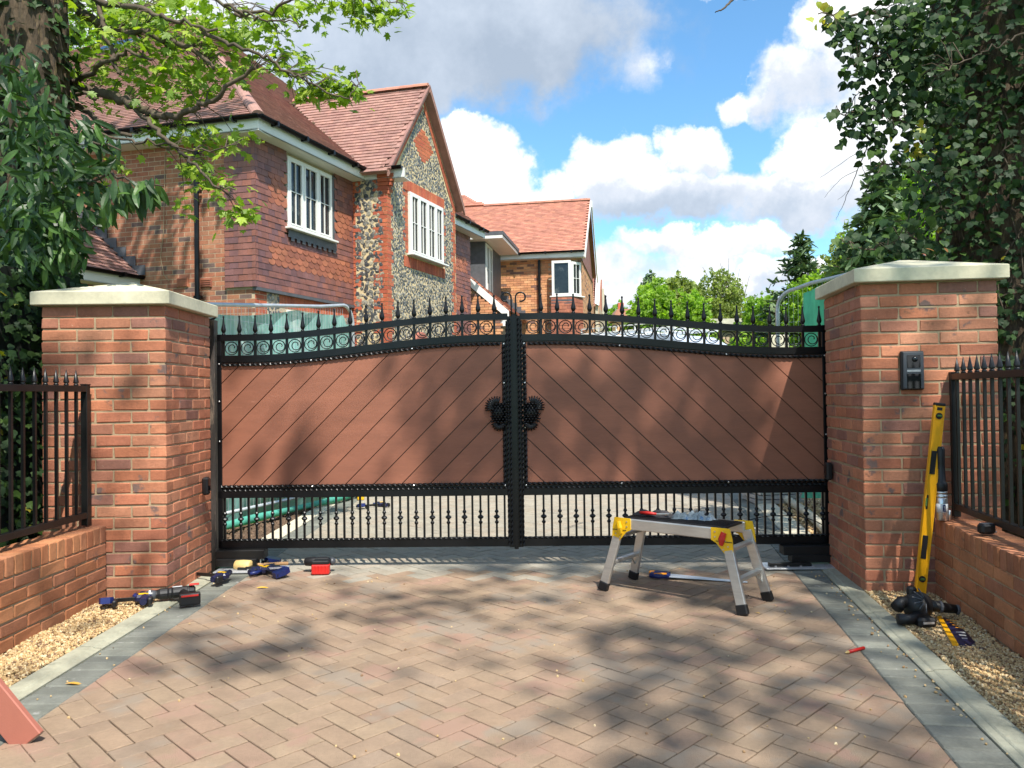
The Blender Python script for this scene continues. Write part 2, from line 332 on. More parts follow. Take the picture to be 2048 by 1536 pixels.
def pieces(parent, name, rest, items, limit=300, vis=None):
    """items: list of (template key, (verts, faces), material, Matrix). The ones showing largest become parts, the rest one part."""
    if not items: return
    A = np.array([np.array(it[3]) for it in items]); size = {id(it[1]): float(np.ptp(np.asarray(it[1][0]), axis=0).max()) for it in items}
    x, y, d = project(A[:, :3, 3]); sz = np.array([size[id(it[1])] for it in items])
    on = (x > -20) & (x < 2068) & (y > -20) & (y < 1556) & (d > .2)
    if vis is not None: on &= vis(A[:, :3, 3])
    score = np.where(on, sz/np.maximum(d, .1), -1.0/np.maximum(np.abs(d), .1)*0-1)
    order = np.argsort(-score)
    k = len(items) if len(items) <= limit else min(limit, int(on.sum()))
    cache = {}; inv = WM[parent.name].inverted()
    for i in order[:k]:
        key, vf, m, M = items[i]
        ck = (id(vf), m.name)
        if ck not in cache: cache[ck] = mk(name, vf[0], vf[1], m)
        o = bpy.data.objects.new(name, cache[ck]); COL.objects.link(o); o.parent = parent; o.matrix_parent_inverse = inv; o.matrix_basis = M
    g = {}
    for i in order[k:]:
        key, vf, m, M = items[i]; g.setdefault((id(vf), m.name), (vf, [], m))[1].append(A[i])
    if g:
        me = joined(rest, [(a, b, c) for a, b, c in g.values()], None)
        o = link(rest, me, parent, Matrix.Identity(4), True); o['kind'] = 'stuff'
def frame(O, ex, rz=None):       # facade frame: x to the right seen from outside, y into the wall, z up
    ex = Vector((ex[0], ex[1], 0)).normalized(); ey = Vector((-ex.y, ex.x, 0))
    return Matrix(((ex.x, ey.x, 0, O[0]), (ex.y, ey.y, 0, O[1]), (0, 0, 1, O[2] if len(O) > 2 else 0), (0, 0, 0, 1)))
T = Matrix.Translation
def RX(a): return Matrix.Rotation(a, 4, 'X')
def RY(a): return Matrix.Rotation(a, 4, 'Y')
def RZ(a): return Matrix.Rotation(a, 4, 'Z')
def clip(poly, a, b, c):         # keep a*x+b*y<=c
    out = []
    for i in range(len(poly)):
        p, q = poly[i], poly[(i+1) % len(poly)]; dp = a*p[0]+b*p[1]-c; dq = a*q[0]+b*q[1]-c
        if dp <= 0: out.append(p)
        if dp*dq < 0:
            t = dp/(dp-dq); out.append((p[0]+(q[0]-p[0])*t, p[1]+(q[1]-p[1])*t))
    return out
def inside(poly, x, y):
    r = False; n = len(poly); j = n-1
    for i in range(n):
        if (poly[i][1] > y) != (poly[j][1] > y) and x < (poly[j][0]-poly[i][0])*(y-poly[i][1])/(poly[j][1]-poly[i][1])+poly[i][0]: r = not r
        j = i
    return r
# ================================================================ ground
def struct(name, mb, m, label=None, smooth=False):
    o = link(name, mb.mesh(name, m, smooth)); o['kind'] = 'structure'
    if label: o['label'] = label
    return o
g = MB(); g.add(([(-160, -60, -.06), (160, -60, -.06), (160, 400, -.06), (-160, 400, -.06)], [(0, 1, 2, 3)]))
ground = struct('ground', g, m_grass)
def xr(y): return 1.862+.17*(y-3.65)     # outer edge of the dark border on the right
XL = -1.91
Y0, Y1 = -1.0, 12.0
g = MB(); g.add(([(XL-.2, Y0, -.016), (xr(Y0), Y0, -.016), (xr(5.9), 5.9, -.016), (xr(26), 26, -.016), (XL-.2, 26, -.016)], [(0, 1, 2, 3, 4)]))
driveway = struct('driveway', g, m_sand, 'brindle block paved driveway laid in herringbone')
pv = cbox(.1942, .0942, .06, .0024)
region = [(XL, 1.6), (xr(1.6)-.2, 1.6), (xr(Y1)-.2, Y1), (XL, Y1)]
edges = []
for i in range(4):
    p, q = region[i], region[(i+1) % 4]; a, b = q[1]-p[1], -(q[0]-p[0]); l = math.hypot(a, b); a /= l; b /= l; edges.append((a, b, a*p[0]+b*p[1]))
its = []; s = .1; c45 = math.sqrt(.5)
def pmat(y): return m_paver if y < 5.45+rng.normal(0, .12) else m_gpaver  # greyer blocks from the gate on, its shade partly put into the colour
for i in range(-180, 180):
    for j in range(-180, 180):
        k = (i-j) % 4
        if k not in (0, 3): continue
        p, q = ((i+1)*s, (j+.5)*s) if k == 0 else ((i+.5)*s, (j+1)*s)
        x = (p-q)*c45; y = (p+q)*c45+4
        if x < XL-.1 or x > 3.5 or y < 1.5 or y > Y1+.1: continue
        rz = math.pi/4+(0 if k == 0 else math.pi/2)
        dmx = max(a*x+b*y-c for a, b, c in edges)
        zt = rng.normal(0, .0009)
        if dmx < -.108:
            M = T((x, y, -.03+zt)) @ RZ(rz+rng.normal(0, .004)) @ RX(rng.normal(0, .005)) @ RY(rng.normal(0, .004))
            its.append(('paver', pv, pmat(y), M))
        elif dmx < .108:
            poly = []
            for (u, v) in ((-.0985, -.0485), (.0985, -.0485), (.0985, .0485), (-.0985, .0485)):
                poly.append((x+u*math.cos(rz)-v*math.sin(rz), y+u*math.sin(rz)+v*math.cos(rz)))
            for a, b, c in edges: poly = clip(poly, a, b, c-.0033) if poly else poly
            if len(poly) < 3: continue
            cx = sum(t[0] for t in poly)/len(poly); cy = sum(t[1] for t in poly)/len(poly); n = len(poly)
            ins = [(cx+(u-cx)*.975, cy+(v-cy)*.975) for u, v in poly]
            vv = [(u-cx, v-cy, -.05) for u, v in poly]+[(u-cx, v-cy, -.003) for u, v in poly]+[(u-cx, v-cy, 0) for u, v in ins]
            ff = [tuple(range(2*n, 3*n))]+[(t, (t+1) % n, (t+1) % n+n, t+n) for t in range(n)]+[(t+n, (t+1) % n+n, (t+1) % n+2*n, t+2*n) for t in range(n)]
            its.append(('cut', (np.array(vv), ff), pmat(cy), T((cx, cy, zt))))
pieces(driveway, 'paver', 'paving', its, 300)
# dark border blocks, concrete edging
bb = cbox(.196, .0942, .06, .006); its = []
y = 1.5
while y < 12:
    its.append(('b', bb, m_char, T((XL-.1, y, -.03+rng.normal(0, .0008))) @ RZ(rng.normal(0, .004)))); y += .1
sl = math.atan(.17)
y = 1.2
while y < 12:
    its.append(('b', bb, m_char, T((xr(y)-.0985, y, -.03+rng.normal(0, .0008))) @ RZ(-sl+rng.normal(0, .004)))); y += .1*math.cos(sl)
pieces(driveway, 'border_block', 'border_paving', its, 300)
def edging(name, label, x0f, w, ys, side, ang, m, y2=None):
    rt = thing(name, label, 'edging', (x0f(ys[0]), ys[0], 0)); n = 0
    for a, b in zip(ys[:-1], ys[1:]):
        ya, yb = a+.004, b-.004; mb = MB(); s1 = side
        prof = [(0, -.05), (0, .003), (.006, .007), (.034, .009), (.038, .012), (.044, .015), (w-.006, .016), (w, .010), (w, -.05)]
        v = []; k = len(prof)
        for yy in (ya, yb):
            for u, z in prof: v.append((x0f(yy)+s1*u, yy, z))
        f = [(i, (i+1) % k, (i+1) % k+k, i+k) for i in range(k)]+[tuple(range(k)), tuple(reversed(range(k, 2*k)))]
        if s1 > 0: f = [tuple(reversed(q)) for q in f]
        mb.add((v, f)); part('edging_stone', mb, m, rt, T((0, 0, 0)), world=True)
edging('concrete_edging', 'pale concrete edging strip between dark blocks and the gravel at left', lambda y: -2.112, .123, [1.2, 2.12, 3.03, 3.94, 4.86, 5.55], -1, 0, m_conc)
edging('concrete_edging', 'pale concrete edging strip between dark blocks and the gravel at right', lambda y: xr(y)+.003, .125, [.7, 1.63, 2.54, 3.46, 4.37, 5.28, 5.62], 1, 0, m_conc)
edging('concrete_edging', 'sunlit concrete edging behind the left gate leaf beside bare soil', lambda y: -2.112, .16, [6.3, 7.2, 8.1, 9.0, 9.9, 10.8], -1, 0, m_conc2)
edging('concrete_edging', 'wide concrete edging behind the right gate leaf beside gravel', lambda y: xr(y)+.003, .22, [6.2, 7.1, 8.0, 8.9, 9.8, 10.7], 1, 0, m_conc2)
# ---- gravel beds
def icos():
    t = (1+5**.5)/2
    v = np.array([(-1,t,0),(1,t,0),(-1,-t,0),(1,-t,0),(0,-1,t),(0,1,t),(0,-1,-t),(0,1,-t),(t,0,-1),(t,0,1),(-t,0,-1),(-t,0,1)], float)/math.hypot(1, t)
    f = [(0,11,5),(0,5,1),(0,1,7),(0,7,10),(0,10,11),(1,5,9),(5,11,4),(11,10,2),(10,7,6),(7,1,8),(3,9,4),(3,4,2),(3,2,6),(3,6,8),(3,8,9),(4,9,5),(2,4,11),(6,2,10),(8,6,7),(9,8,1)]
    return v, f
def stones(k=4, jit=.16):
    out = []
    for _ in range(k):
        v, f = icos(); out.append((v*(1+rng.normal(0, jit, v.shape)), f))
    return out
ST = stones()
def rmats(P, S, A=None):
    """P (n,3), S (n,3) scales, random rotations"""
    n = len(P); q = rng.normal(size=(n, 4)); q /= np.linalg.norm(q, axis=1)[:, None]; w, x, y, z = q.T
    Rm = np.stack([np.stack([1-2*(y*y+z*z), 2*(x*y-z*w), 2*(x*z+y*w)], 1), np.stack([2*(x*y+z*w), 1-2*(x*x+z*z), 2*(y*z-x*w)], 1), np.stack([2*(x*z-y*w), 2*(y*z+x*w), 1-2*(x*x+y*y)], 1)], 1)
    M = np.zeros((n, 4, 4)); M[:, :3, :3] = Rm*S[:, None, :]; M[:, :3, 3] = P; M[:, 3, 3] = 1; return M
def gravel(name, label, poly, z, n, m, size=.0085):
    xs = [p[0] for p in poly]; ys = [p[1] for p in poly]; P = []
    cand = np.column_stack([rng.uniform(min(xs), max(xs), n*3), rng.uniform(min(ys), max(ys), n*3)])
    P = np.array([c for c in cand if inside(poly, c[0], c[1])][:n]); n = len(P)
    bump = .006*np.sin(P[:, 0]*9+P[:, 1]*4)+.005*np.sin(P[:, 1]*11)
    P = np.column_stack([P, z+bump+rng.uniform(-.006, .006, n)]); S = size*rng.uniform(.65, 1.25, (n, 1))*np.column_stack([np.ones(n)*1.25, np.ones(n), np.ones(n)*.72])
    A = rmats(P, S); gr = [(ST[i], A[i::len(ST)], m) for i in range(len(ST))]
    o = link(name, joined(name, gr, m)); o['kind'] = 'stuff'; o['label'] = label; o['category'] = 'gravel'
    b = MB(); b.add(([(x, y, z-.012) for x, y in poly], [tuple(range(len(poly)))])); u = struct('gravel_bed', b, m_soil)
gravel('gravel', 'golden gravel between the low wall and edging at left', [(-2.575, 2.0), (-2.235, 2.0), (-2.235, 4.95), (-2.575, 4.95)], .010, 13000, m_gravel, .0072)
gravel('gravel', 'golden gravel between the low wall and edging at right', [(xr(1.5)+.13, 1.5), (2.34-.4, 1.5), (2.345, 3.545), (2.60, 4.85), (xr(4.85)+.13, 4.85)][0:1]+[(2.345-.195*2.045, 1.5), (2.345, 3.545), (2.61, 4.9), (xr(4.9)+.125, 4.9)], .010, 21000, m_gravel, .0072)
gravel('gravel', 'coarse gravel behind the right gate leaf beside a grey pipe', [(xr(6.2)+.23, 6.2), (xr(6.2)+1.1, 6.2), (xr(11)+1.6, 11), (xr(11)+.23, 11)], 0, 7000, m_gravel, .017)
gravel('bare_soil', 'clods of bare brown soil behind the left gate leaf', [(-3.6, 6.2), (-2.28, 6.2), (-2.28, 12), (-3.6, 12)], -.01, 6000, m_soil, .022)
b = MB(); b.box((-2.62, 3.2, -.03), (.9, 4.6, .03)); b.box((2.5, 3.2, -.03), (1.1, 4.6, .03)); struct('verge_soil', b, m_soil)
# scattered loose stones on the paving
P = np.column_stack([rng.uniform(-2.05, 2.0, 260), rng.uniform(2.2, 5.6, 260), np.full(260, .003)])
P[:90, 0] = [xr(y)-.03+rng.normal(0, .03) for y in P[:90, 1]]; P[90:120, 0] = -2.08+rng.normal(0, .04, 30); P[:120, 2] = .004
A = rmats(P, .006*rng.uniform(.5, 1.2, (260, 1))*np.ones((260, 3)))
o = link('loose_stones', joined('loose_stones', [(ST[0], A, m_gravel)], m_gravel)); o['kind'] = 'stuff'; o['label'] = 'stray gravel stones scattered over the paving'; o['category'] = 'gravel'
# ================================================================ pillars
def pillar(name, label, O, yaw, W, courses, ch, capover, z0=-.15):
    F = T((O[0], O[1], 0)) @ RZ(yaw); rt = thing(name, label, 'pillar', F)
    k = W/.7775; bl, bw, bh = .215*k, .1025*k, ch-.0105
    V = [cbox(bl, bw, bh, .005, .0014) for _ in range(9)]
    core = MB(); core.box((W/2, W/2, (courses*ch)/2-.1), (W-.011, W-.011, courses*ch+.2)); part('mortar_core', core, m_mortar, rt)
    its = []
    for c in range(-1, courses):
        z = c*ch+ch/2
        for side in range(4):
            for j in range(3):
                u = (j*.225+.1075)*k
                if c % 2: u = W-u
                x, y = (u, bw/2)
                P = T((W/2, W/2, 0)) @ RZ(side*math.pi/2) @ T((-W/2, -W/2, 0)) @ T((x, y, z+rng.normal(0, .0012))) @ RZ(rng.normal(0, .004)+(math.pi if rng.random() < .5 else 0)) @ RY(rng.normal(0, .003))
                P = T((0, 0, 0)) @ P
                its.append(('b', V[rng.integers(9)], m_brick, F @ P))
    pieces(rt, 'brick', 'brickwork', its, 330)
    zc = courses*ch; a = capover; cp = MB(); th = .086; hw = W/2+a; b_ = .008
    v = [(-hw+b_, -hw+b_, 0), (hw-b_, -hw+b_, 0), (hw-b_, hw-b_, 0), (-hw+b_, hw-b_, 0)]
    ring = lambda h, z: [(-h, -h, z), (h, -h, z), (h, h, z), (-h, h, z)]
    vv = ring(hw-.004, 0)+ring(hw, .005)+ring(hw, th-.005)+ring(hw-.006, th)+ring(.03, th+.108)+ring(.012, th+.111)
    ff = [(3, 2, 1, 0)]
    for r_ in range(5):
        for q in range(4): a_ = r_*4+q; b2 = r_*4+(q+1) % 4; ff.append((a_, b2, b2+4, a_+4))
    ff.append((20, 21, 22, 23)); cp.add((vv, ff)); part('coping_stone', cp, m_stone, rt, T((W/2, W/2, zc+.002)))
    return rt, F
PLr, FPL = pillar('brick_pillar', 'red brick gate pillar at left beside the wall with a fan of sun on it', (-2.985, 4.88), math.radians(1.5), .7775, 25, .075, .045)
PRr, FPR = pillar('brick_pillar', 'red brick gate pillar at right carrying the door intercom', (2.185, 4.80), math.radians(-7), .80, 25, .0775, .05)
# ================================================================ low walls
def low_wall(label, O, ex, length, n_c=5):
    F = frame((O[0], O[1]), ex); rt = thing('low_brick_wall', label, 'wall', F)
    core = MB(); core.box((length/2, .1075, .15), (length-.01, .20, .64)); part('mortar_core', core, m_mortar, rt)
    V = [cbox(.215, .1025, .0645, .005, .0014) for _ in range(4)]; C = [cbox(.0645, .215, .1025, .004, .0011) for _ in range(4)]; its = []
    for c in range(-1, n_c):
        for row in (0, 1):
            u = -.1125*(c % 2)+.1075
            while u < length+.1:
                a, b = max(u-.1075, .004), min(u+.1075, length-.004)
                if b-a > .03: its.append(('b', V[rng.integers(4)], m_wallbrick, F @ T(((a+b)/2, .051+row*.1125, c*.075+.0375)) @ RZ(rng.normal(0, .006)) @ Matrix.Diagonal(((b-a)/.215, 1, 1, 1))))
                u += .225
    u = .036
    while u < length-.02:
        its.append(('c', C[rng.integers(4)], m_wallbrick, F @ T((u, .1075+rng.normal(0, .001), n_c*.075+.0525+rng.normal(0, .001))) @ RY(rng.normal(0, .006)))); u += .075
    pieces(rt, 'brick', 'brickwork', its, 300); return rt, F
# left wall: seen from its drive side, right end meets the pillar
wl, FWL = low_wall('low red brick wall at left in front of the ivy hedge', (-2.575, 1.5), (0, 1), 3.37)
dR = Vector((-.245, -1.265, 0)).normalized()
wr, FWR = low_wall('low red brick wall at right where the can and tape measure stand', (2.60, 4.80), (dR.x, dR.y), 3.6)
# ================================================================ railings on the walls
def railing(label, F, length, first, flip):
    """F: frame along the rail (x along, z up); posts at both ends"""
    rt = thing('metal_railing', label, 'railing', F)
    for u in (0, length):
        b = MB(); b.box((u, 0, .93), (.04, .04, .88), ch=.002); b.box((u, 0, 1.372), (.044, .044, .006)); part('post', b, m_bmetal2, rt)
    b = MB(); b.box((length/2, 0, 1.345), (length-.04, .038, .038), ch=.002); part('top_rail', b, m_bmetal2, rt)
    b = MB(); b.box((length/2, 0, .555), (length-.04, .038, .038), ch=.002); part('bottom_rail', b, m_bmetal2, rt)
    bar = MB(); bar.box((0, 0, .95), (.016, .016, .752)); bm_ = bar.mesh('bar', m_bmetal2)
    sp = MB(); sp.lathe([(.012, 0), (.015, .004), (.012, .010), (.009, .013), (.016, .017), (.0165, .021), (.001, .098)], 8); sm = sp.mesh('spear_point', m_bmetal2, True)
    u = first
    while u < length-.03:
        link('bar', bm_, rt, T((u, 0, 0))); link('spear_point', sm, rt, T((u, 0, 1.364))); u += .1
FL_ = frame((-2.68, 4.83), (-.02, -1)); railing('black spear topped railing on the low wall at left', FL_, 3.2, .10, 0)
FR_ = frame((2.71, 4.72), (dR.x, dR.y)); railing('black spear topped railing on the low wall at right', FR_, 3.2, .06, 0)
# ================================================================ gate
GC = Vector((.018, 5.74, 0)); ge = Vector((4.578, -.12, 0)).normalized(); FG = frame(GC, ge)
def S_(t):
    x = min(1, max(0, (t-.1)/.8)); return x*x*(3-2*x)
def gate_leaf(s, W, label):
    rt = thing('gate_leaf', label, 'gate', FG)
    zt = lambda u: 1.752+.127*S_(1-u/W)        # top of the top rail, u from the meeting line outwards
    X = lambda u: s*u
    N = 44; us = [.045+(W-.045)*i/N for i in range(N+1)]
    def rail(name, dz0, dz1, y0, y1):
        b = MB(); v = []
        for u in us: v += [(X(u), y0, zt(u)+dz0), (X(u), y1, zt(u)+dz0), (X(u), y1, zt(u)+dz1), (X(u), y0, zt(u)+dz1)]
        f = [(i*4+k, i*4+(k+1) % 4, i*4+4+(k+1) % 4, i*4+4+k) for i in range(N) for k in range(4)]+[(3, 2, 1, 0), (4*N, 4*N+1, 4*N+2, 4*N+3)]
        if s > 0: f = [tuple(reversed(q)) for q in f]
        b.add((v, f)); return part(name, b, m_bmetal, rt)
    rail('top_rail', -.047, 0, -.022, .022); rail('lower_curved_rail', -.208, -.157, -.022, .022)
    for nm, z0, z1 in (('middle_rail', .525, .578), ('bottom_rail', .148, .205)):
        b = MB(); b.box((X((W+.045)/2), 0, (z0+z1)/2), (W-.045, .044, z1-z0), ch=.002); part(nm, b, m_bmetal, rt)
    b = MB(); b.box((X(.030), 0, 1.0), (.044, .044, 1.716), ch=.003); b.box((X(.008 if s < 0 else .0045), -.026 if s < 0 else -.033, 1.0), (.013 if s < 0 else .024, .006, 1.74)); part('meeting_stile', b, m_bmetal, rt)
    b = MB(); b.box((X(W-.016), 0, .955), (.032, .044, 1.60), ch=.003); part('hinge_stile', b, m_bmetal, rt)
    # boards cut to the panel outline
    r = X(.09); o_ = X(W-.03)
    pan = [(r, .60), (o_, .60)]+[(X(W-.03-(W-.12)*i/24), zt(W-.03-(W-.12)*i/24)-.215) for i in range(25)]
    bk = MB(); bk.prism(pan, .012, .018); part('backing_panel', bk, m_bmetal2, rt)
    bwid = .150; ang = math.radians(45 if s < 0 else -44)
    n = (-math.sin(ang), math.cos(ang)); c0 = min(n[0]*x+n[1]*z for x, z in pan); c1 = max(n[0]*x+n[1]*z for x, z in pan)
    c = c0-.05
    while c < c1:
        pl = clip(clip(pan, n[0], n[1], c+bwid-.003), -n[0], -n[1], -(c+.003)); c += bwid
        if len(pl) < 3: continue
        ar = abs(sum(pl[i][0]*pl[(i+1) % len(pl)][1]-pl[(i+1) % len(pl)][0]*pl[i][1] for i in range(len(pl))))/2
        if ar < .0006: continue
        b = MB(); b.prism(pl, -.010, .011); part('board', b, m_board, rt)
    # twisted square bars round the panel
    def twist(pts, rr=.0085, name='twisted_bar'):
        P = [Vector(p) for p in pts]; L_ = [0]
        for i in range(1, len(P)): L_.append(L_[-1]+(P[i]-P[i-1]).length)
        n_ = int(L_[-1]/.0085); Q = []
        for i in range(n_+1):
            t = L_[-1]*i/n_; k = max(j for j in range(len(L_)) if L_[j] <= t+1e-9); k = min(k, len(P)-2)
            a = (t-L_[k])/(L_[k+1]-L_[k]); Q.append(P[k].lerp(P[k+1], a))
        b = MB(); b.tube(Q, rr*1.35, 4, tw=math.radians(20)); part(name, b, m_bmetal, rt)
    rl = lambda dz, uu: [(X(u), -.017, zt(u)+dz) for u in uu]
    uu = [.10+(W-.14)*i/30 for i in range(31)]
    twist([(X(.08), -.02, .612), (X(W-.03), -.02, .612)]); twist([(X(.06), -.02, .582), (X(W-.03), -.02, .582)], .0062)
    twist([(X(.05), -.02, .213), (X(W-.03), -.02, .213)], .0062)
    twist([(X(u), -.02, zt(u)-.228) for u in uu])
    twist([(X(.080), -.02, .605), (X(.080), -.02, 1.645)]); twist([(X(.054), -.03, .16), (X(.054), -.03, 1.82)], .006); twist([(X(.032), -.028, .16), (X(.032), -.028, 1.84)], .0055)
    b = MB(); b.box((X(.078), .004, 1.12), (.034, .02, 1.06)); 
    v = []; U2 = [.06+(W-.08)*i/30 for i in range(31)]
    for u in U2: v += [(X(u), -.008, zt(u)-.245), (X(u), .014, zt(u)-.245), (X(u), .014, zt(u)-.200), (X(u), -.008, zt(u)-.200)]
    f = [(i*4+k, i*4+(k+1) % 4, i*4+4+(k+1) % 4, i*4+4+k) for i in range(30) for k in range(4)]
    if s > 0: f = [tuple(reversed(q)) for q in f]
    b.add((v, f)); b.box((X((W+.06)/2), .003, .598), (W-.06, .022, .045)); part('panel_surround', b, m_bmetal, rt)
    # screws
    sc_m = MB(); sc_m.lathe([(.006, 0), (.006, .003), (.003, .005)], 8); sm = sc_m.mesh('screw', m_steel)
    pos = [(.078, .60), (.078, 1.03), (.078, 1.36), (.075, zt(.08)-.228), (W*.34, zt(W*.34)-.226), (W*.68, zt(W*.68)-.226), (W*.34, .607), (W*.68, .607), (W-.02, 1.53), (W-.02, 1.25), (W-.02, .95)]
    for u, z in pos: link('screw', sm, rt, T((X(u), -.0285, z)) @ RX(math.pi/2))
    # spears with their bars, scrolls, balusters
    sp = MB(); sp.box((0, 0, -.105), (.017, .017, .124)); sp.lathe([(.010, 0), (.0145, .004), (.0145, .009), (.008, .014), (.011, .018), (.0175, .032), (.0185, .040), (.016, .055), (.0095, .084), (.006, .115), (.0055, .130), (.008, .138), (.0075, .144), (.002, .149)], 10); spm = sp.mesh('spear', m_bmetal, True)
    spm.polygons.foreach_set('use_smooth', [i >= 6 for i in range(len(spm.polygons))])
    kn = MB(); hb = .320
    kn.box((0, 0, 0), (.015, .015, hb)); kn.lathe([(.009, -.052), (.014, -.044), (.015, -.036), (.008, -.028), (.008, -.016), (.019, -.008), (.0235, 0), (.019, .008), (.008, .016), (.008, .028), (.015, .036), (.014, .044), (.009, .052)], 8)
    knm = kn.mesh('baluster', m_bmetal); pb = MB(); pb.box((0, 0, 0), (.015, .015, hb)); pbm = pb.mesh('baluster', m_bmetal)
    first = W-.045; n_s = 18; stp = (first-(.145 if s < 0 else .205))/(n_s-1)
    scr = MB(); R_ = min(.0475, stp/2-.0095); path = []
    for i in range(33):
        a = math.pi/2-2*math.pi*i/32; path.append((R_*math.cos(a), 0, R_*math.sin(a)))
    for i in range(1, 27):
        t = i/26; a = math.pi/2-2*math.pi*1.35*t; rad = R_*(1-t)*.80+.011; cx = .010*t; cz = R_*(1-(rad+.0)/R_)*.30*0+.008*t
        path.append((cx+rad*math.cos(a)*(1 if t > .05 else 1), 0, cz+rad*math.sin(a)))
    scr.tube(path, .0038, 5); scm = scr.mesh('scroll', m_bmetal, True)
    for i in range(n_s):
        u = first-i*stp; link('spear', spm, rt, T((X(u), 0, zt(u)-.002)))
        link('baluster', knm, rt, T((X(u), 0, .365)))
        if i < n_s-1: link('baluster', pbm, rt, T((X(u-stp/2), 0, .365)))
        u2 = u-stp/2
        if u2 > .1: link('scroll', scm, rt, T((X(u2), 0, zt(u2)-.102)))
    link('baluster', pbm, rt, T((X(first-n_s*stp+stp/2), 0, .365)))
    # hooked finial of the meeting stile
    pth = [(X(.016), 0, 1.86)]+[(X(.016), 0, 1.90+.012*i) for i in range(9)]
    for i in range(1, 20):
        a = math.pi-math.radians(290)*i/19; rad = .040-.010*i/19
        pth.append((X(.016+.040+rad*math.cos(a)), 0, 2.0+rad*math.sin(a)))
    b = MB(); b.tube(pth, .0065, 8); part('hooked_finial', b, m_bmetal, rt, smooth=True)
    # half crest that serves as handle
    hd = MB(); cx, cz = X(.115), 1.165
    HS = T((X(.09), -.03, 1.14)) @ Matrix.Diagonal((1.28, 1.2, 1.22, 1)) @ T((-X(.09), .03, -1.165))
    def petal(x, z, a, l, w):
        hd.tube([(x, -.030, z), (x+math.cos(a)*l*.6, -.040, z+math.sin(a)*l*.6), (x+math.cos(a)*l, -.030, z+math.sin(a)*l)], [w*.45, w, w*.35], 6, flat=1)
    hd.add(([(p[0]*.047*1+cx, p[1]*.012-.028, p[2]*.078+cz) for p in icos()[0]], icos()[1]))
    for i in range(10):
        a = math.radians(200-i*14.5) if s < 0 else math.radians(-20+i*14.5)
        petal(cx+s*.012, cz+.035, a, .066, .0085)
    for i in range(8):
        a = math.radians(185+i*23); petal(cx+s*-.004, cz-.068, a, .044, .0095)
    for rr_ in range(8):
        for k in range(5):
            x = cx-.038+k*.019+(.009 if rr_ % 2 else 0); z = cz-.055+rr_*.0155
            hd.tube([(x-.007, -.036, z+.003), (x, -.047, z-.002), (x+.007, -.036, z+.003)], [.004, .006, .004], 5)
    for k in range(9): petal(X(.065), cz-.065+k*.017, 0 if s < 0 else math.pi, .018, .007)
    hd.v = [HS @ Vector(p) for p in hd.v]; part('crest_handle', hd, m_bmetal, rt, smooth=True)
    return rt
gate_leaf(-1, 2.235, 'left leaf of the black gate with boards rising to the right')
gate_leaf(1, 2.305, 'right leaf of the black gate with boards falling to the right')
def gate_post(label, x, y, side, h):
    rt = thing('gate_post', label, 'post', (x, y, 0))
    b = MB(); b.box((0, 0, h/2-.05), (.066, .07, h+.1), ch=.003); part('shaft', b, m_postm, rt)
    b = MB(); n = 26; b.tube([(.036*math.sin(2*math.pi*i/n)*1.0, 0, .036-.036*math.cos(2*math.pi*i/n)) for i in range(n)]+[(0.001, 0, 0)], .009, 8); part('ring_finial', b, m_steel if False else m_bmetal, rt, T((0, 0, h+.008)), True)
gate_post('brown streaked hinge post at left between pillar and gate', -2.262, 5.80, -1, 1.865)
gate_post('brown streaked hinge post at right between pillar and gate', 2.352, 5.66, 1, 1.875)
for (px, py, d_, lab, nx) in ((409, 972, 5.45, 'black photocell on the inner face of the left pillar', 1), (1676, 942, 5.45, 'black photocell on the inner face of the right pillar', -1)):
    p = D(px, py, d_); x = -2.2075+.012 if nx > 0 else 2.185+.0975*(d_-4.8)/.8-.012
    rt = thing('photocell', lab, 'sensor', (x, d_, p.z)); b = MB(); b.box((nx*.022, 0, 0), (.044, .062, .125), ch=.012); part('housing', b, m_bplas, rt)
    b = MB(); b.box((nx*.045, 0, .01), (.003, .042, .075), ch=.001); part('lens', b, m_black, rt)
for s_, lab, x0, y0 in ((-1, 'black buried gate motor arm under the left leaf', -2.2, 5.70), (1, 'black buried gate motor arm under the right leaf', 2.30, 5.58)):
    rt = thing('gate_motor', lab, 'motor', (x0, y0, 0)); a = -s_
    b = MB(); b.box((a*.17, .05, .115), (.36, .10, .065), ch=.004); b.box((a*.15, .02, .06), (.30, .09, .055), ch=.004); part('arm', b, m_bmetal2, rt)
    b = MB(); b.box((a*.27, -.03, .014), (.50, .20, .012), ch=.003); part('cover_plate', b, m_galv, rt)
    b = MB(); b.box((a*.36, -.06, .033), (.24, .05, .026), ch=.003); b.box((a*.21, -.05, .03), (.06, .06, .02), ch=.003); part('arm_link', b, m_bmetal2, rt)
    for i in range(5):
        b = MB(); b.lathe([(.009, 0), (.009, .008), (.004, .010)], 6); part('bolt', b, m_steel, rt, T((a*(.08+.09*i), -.085, .02)))
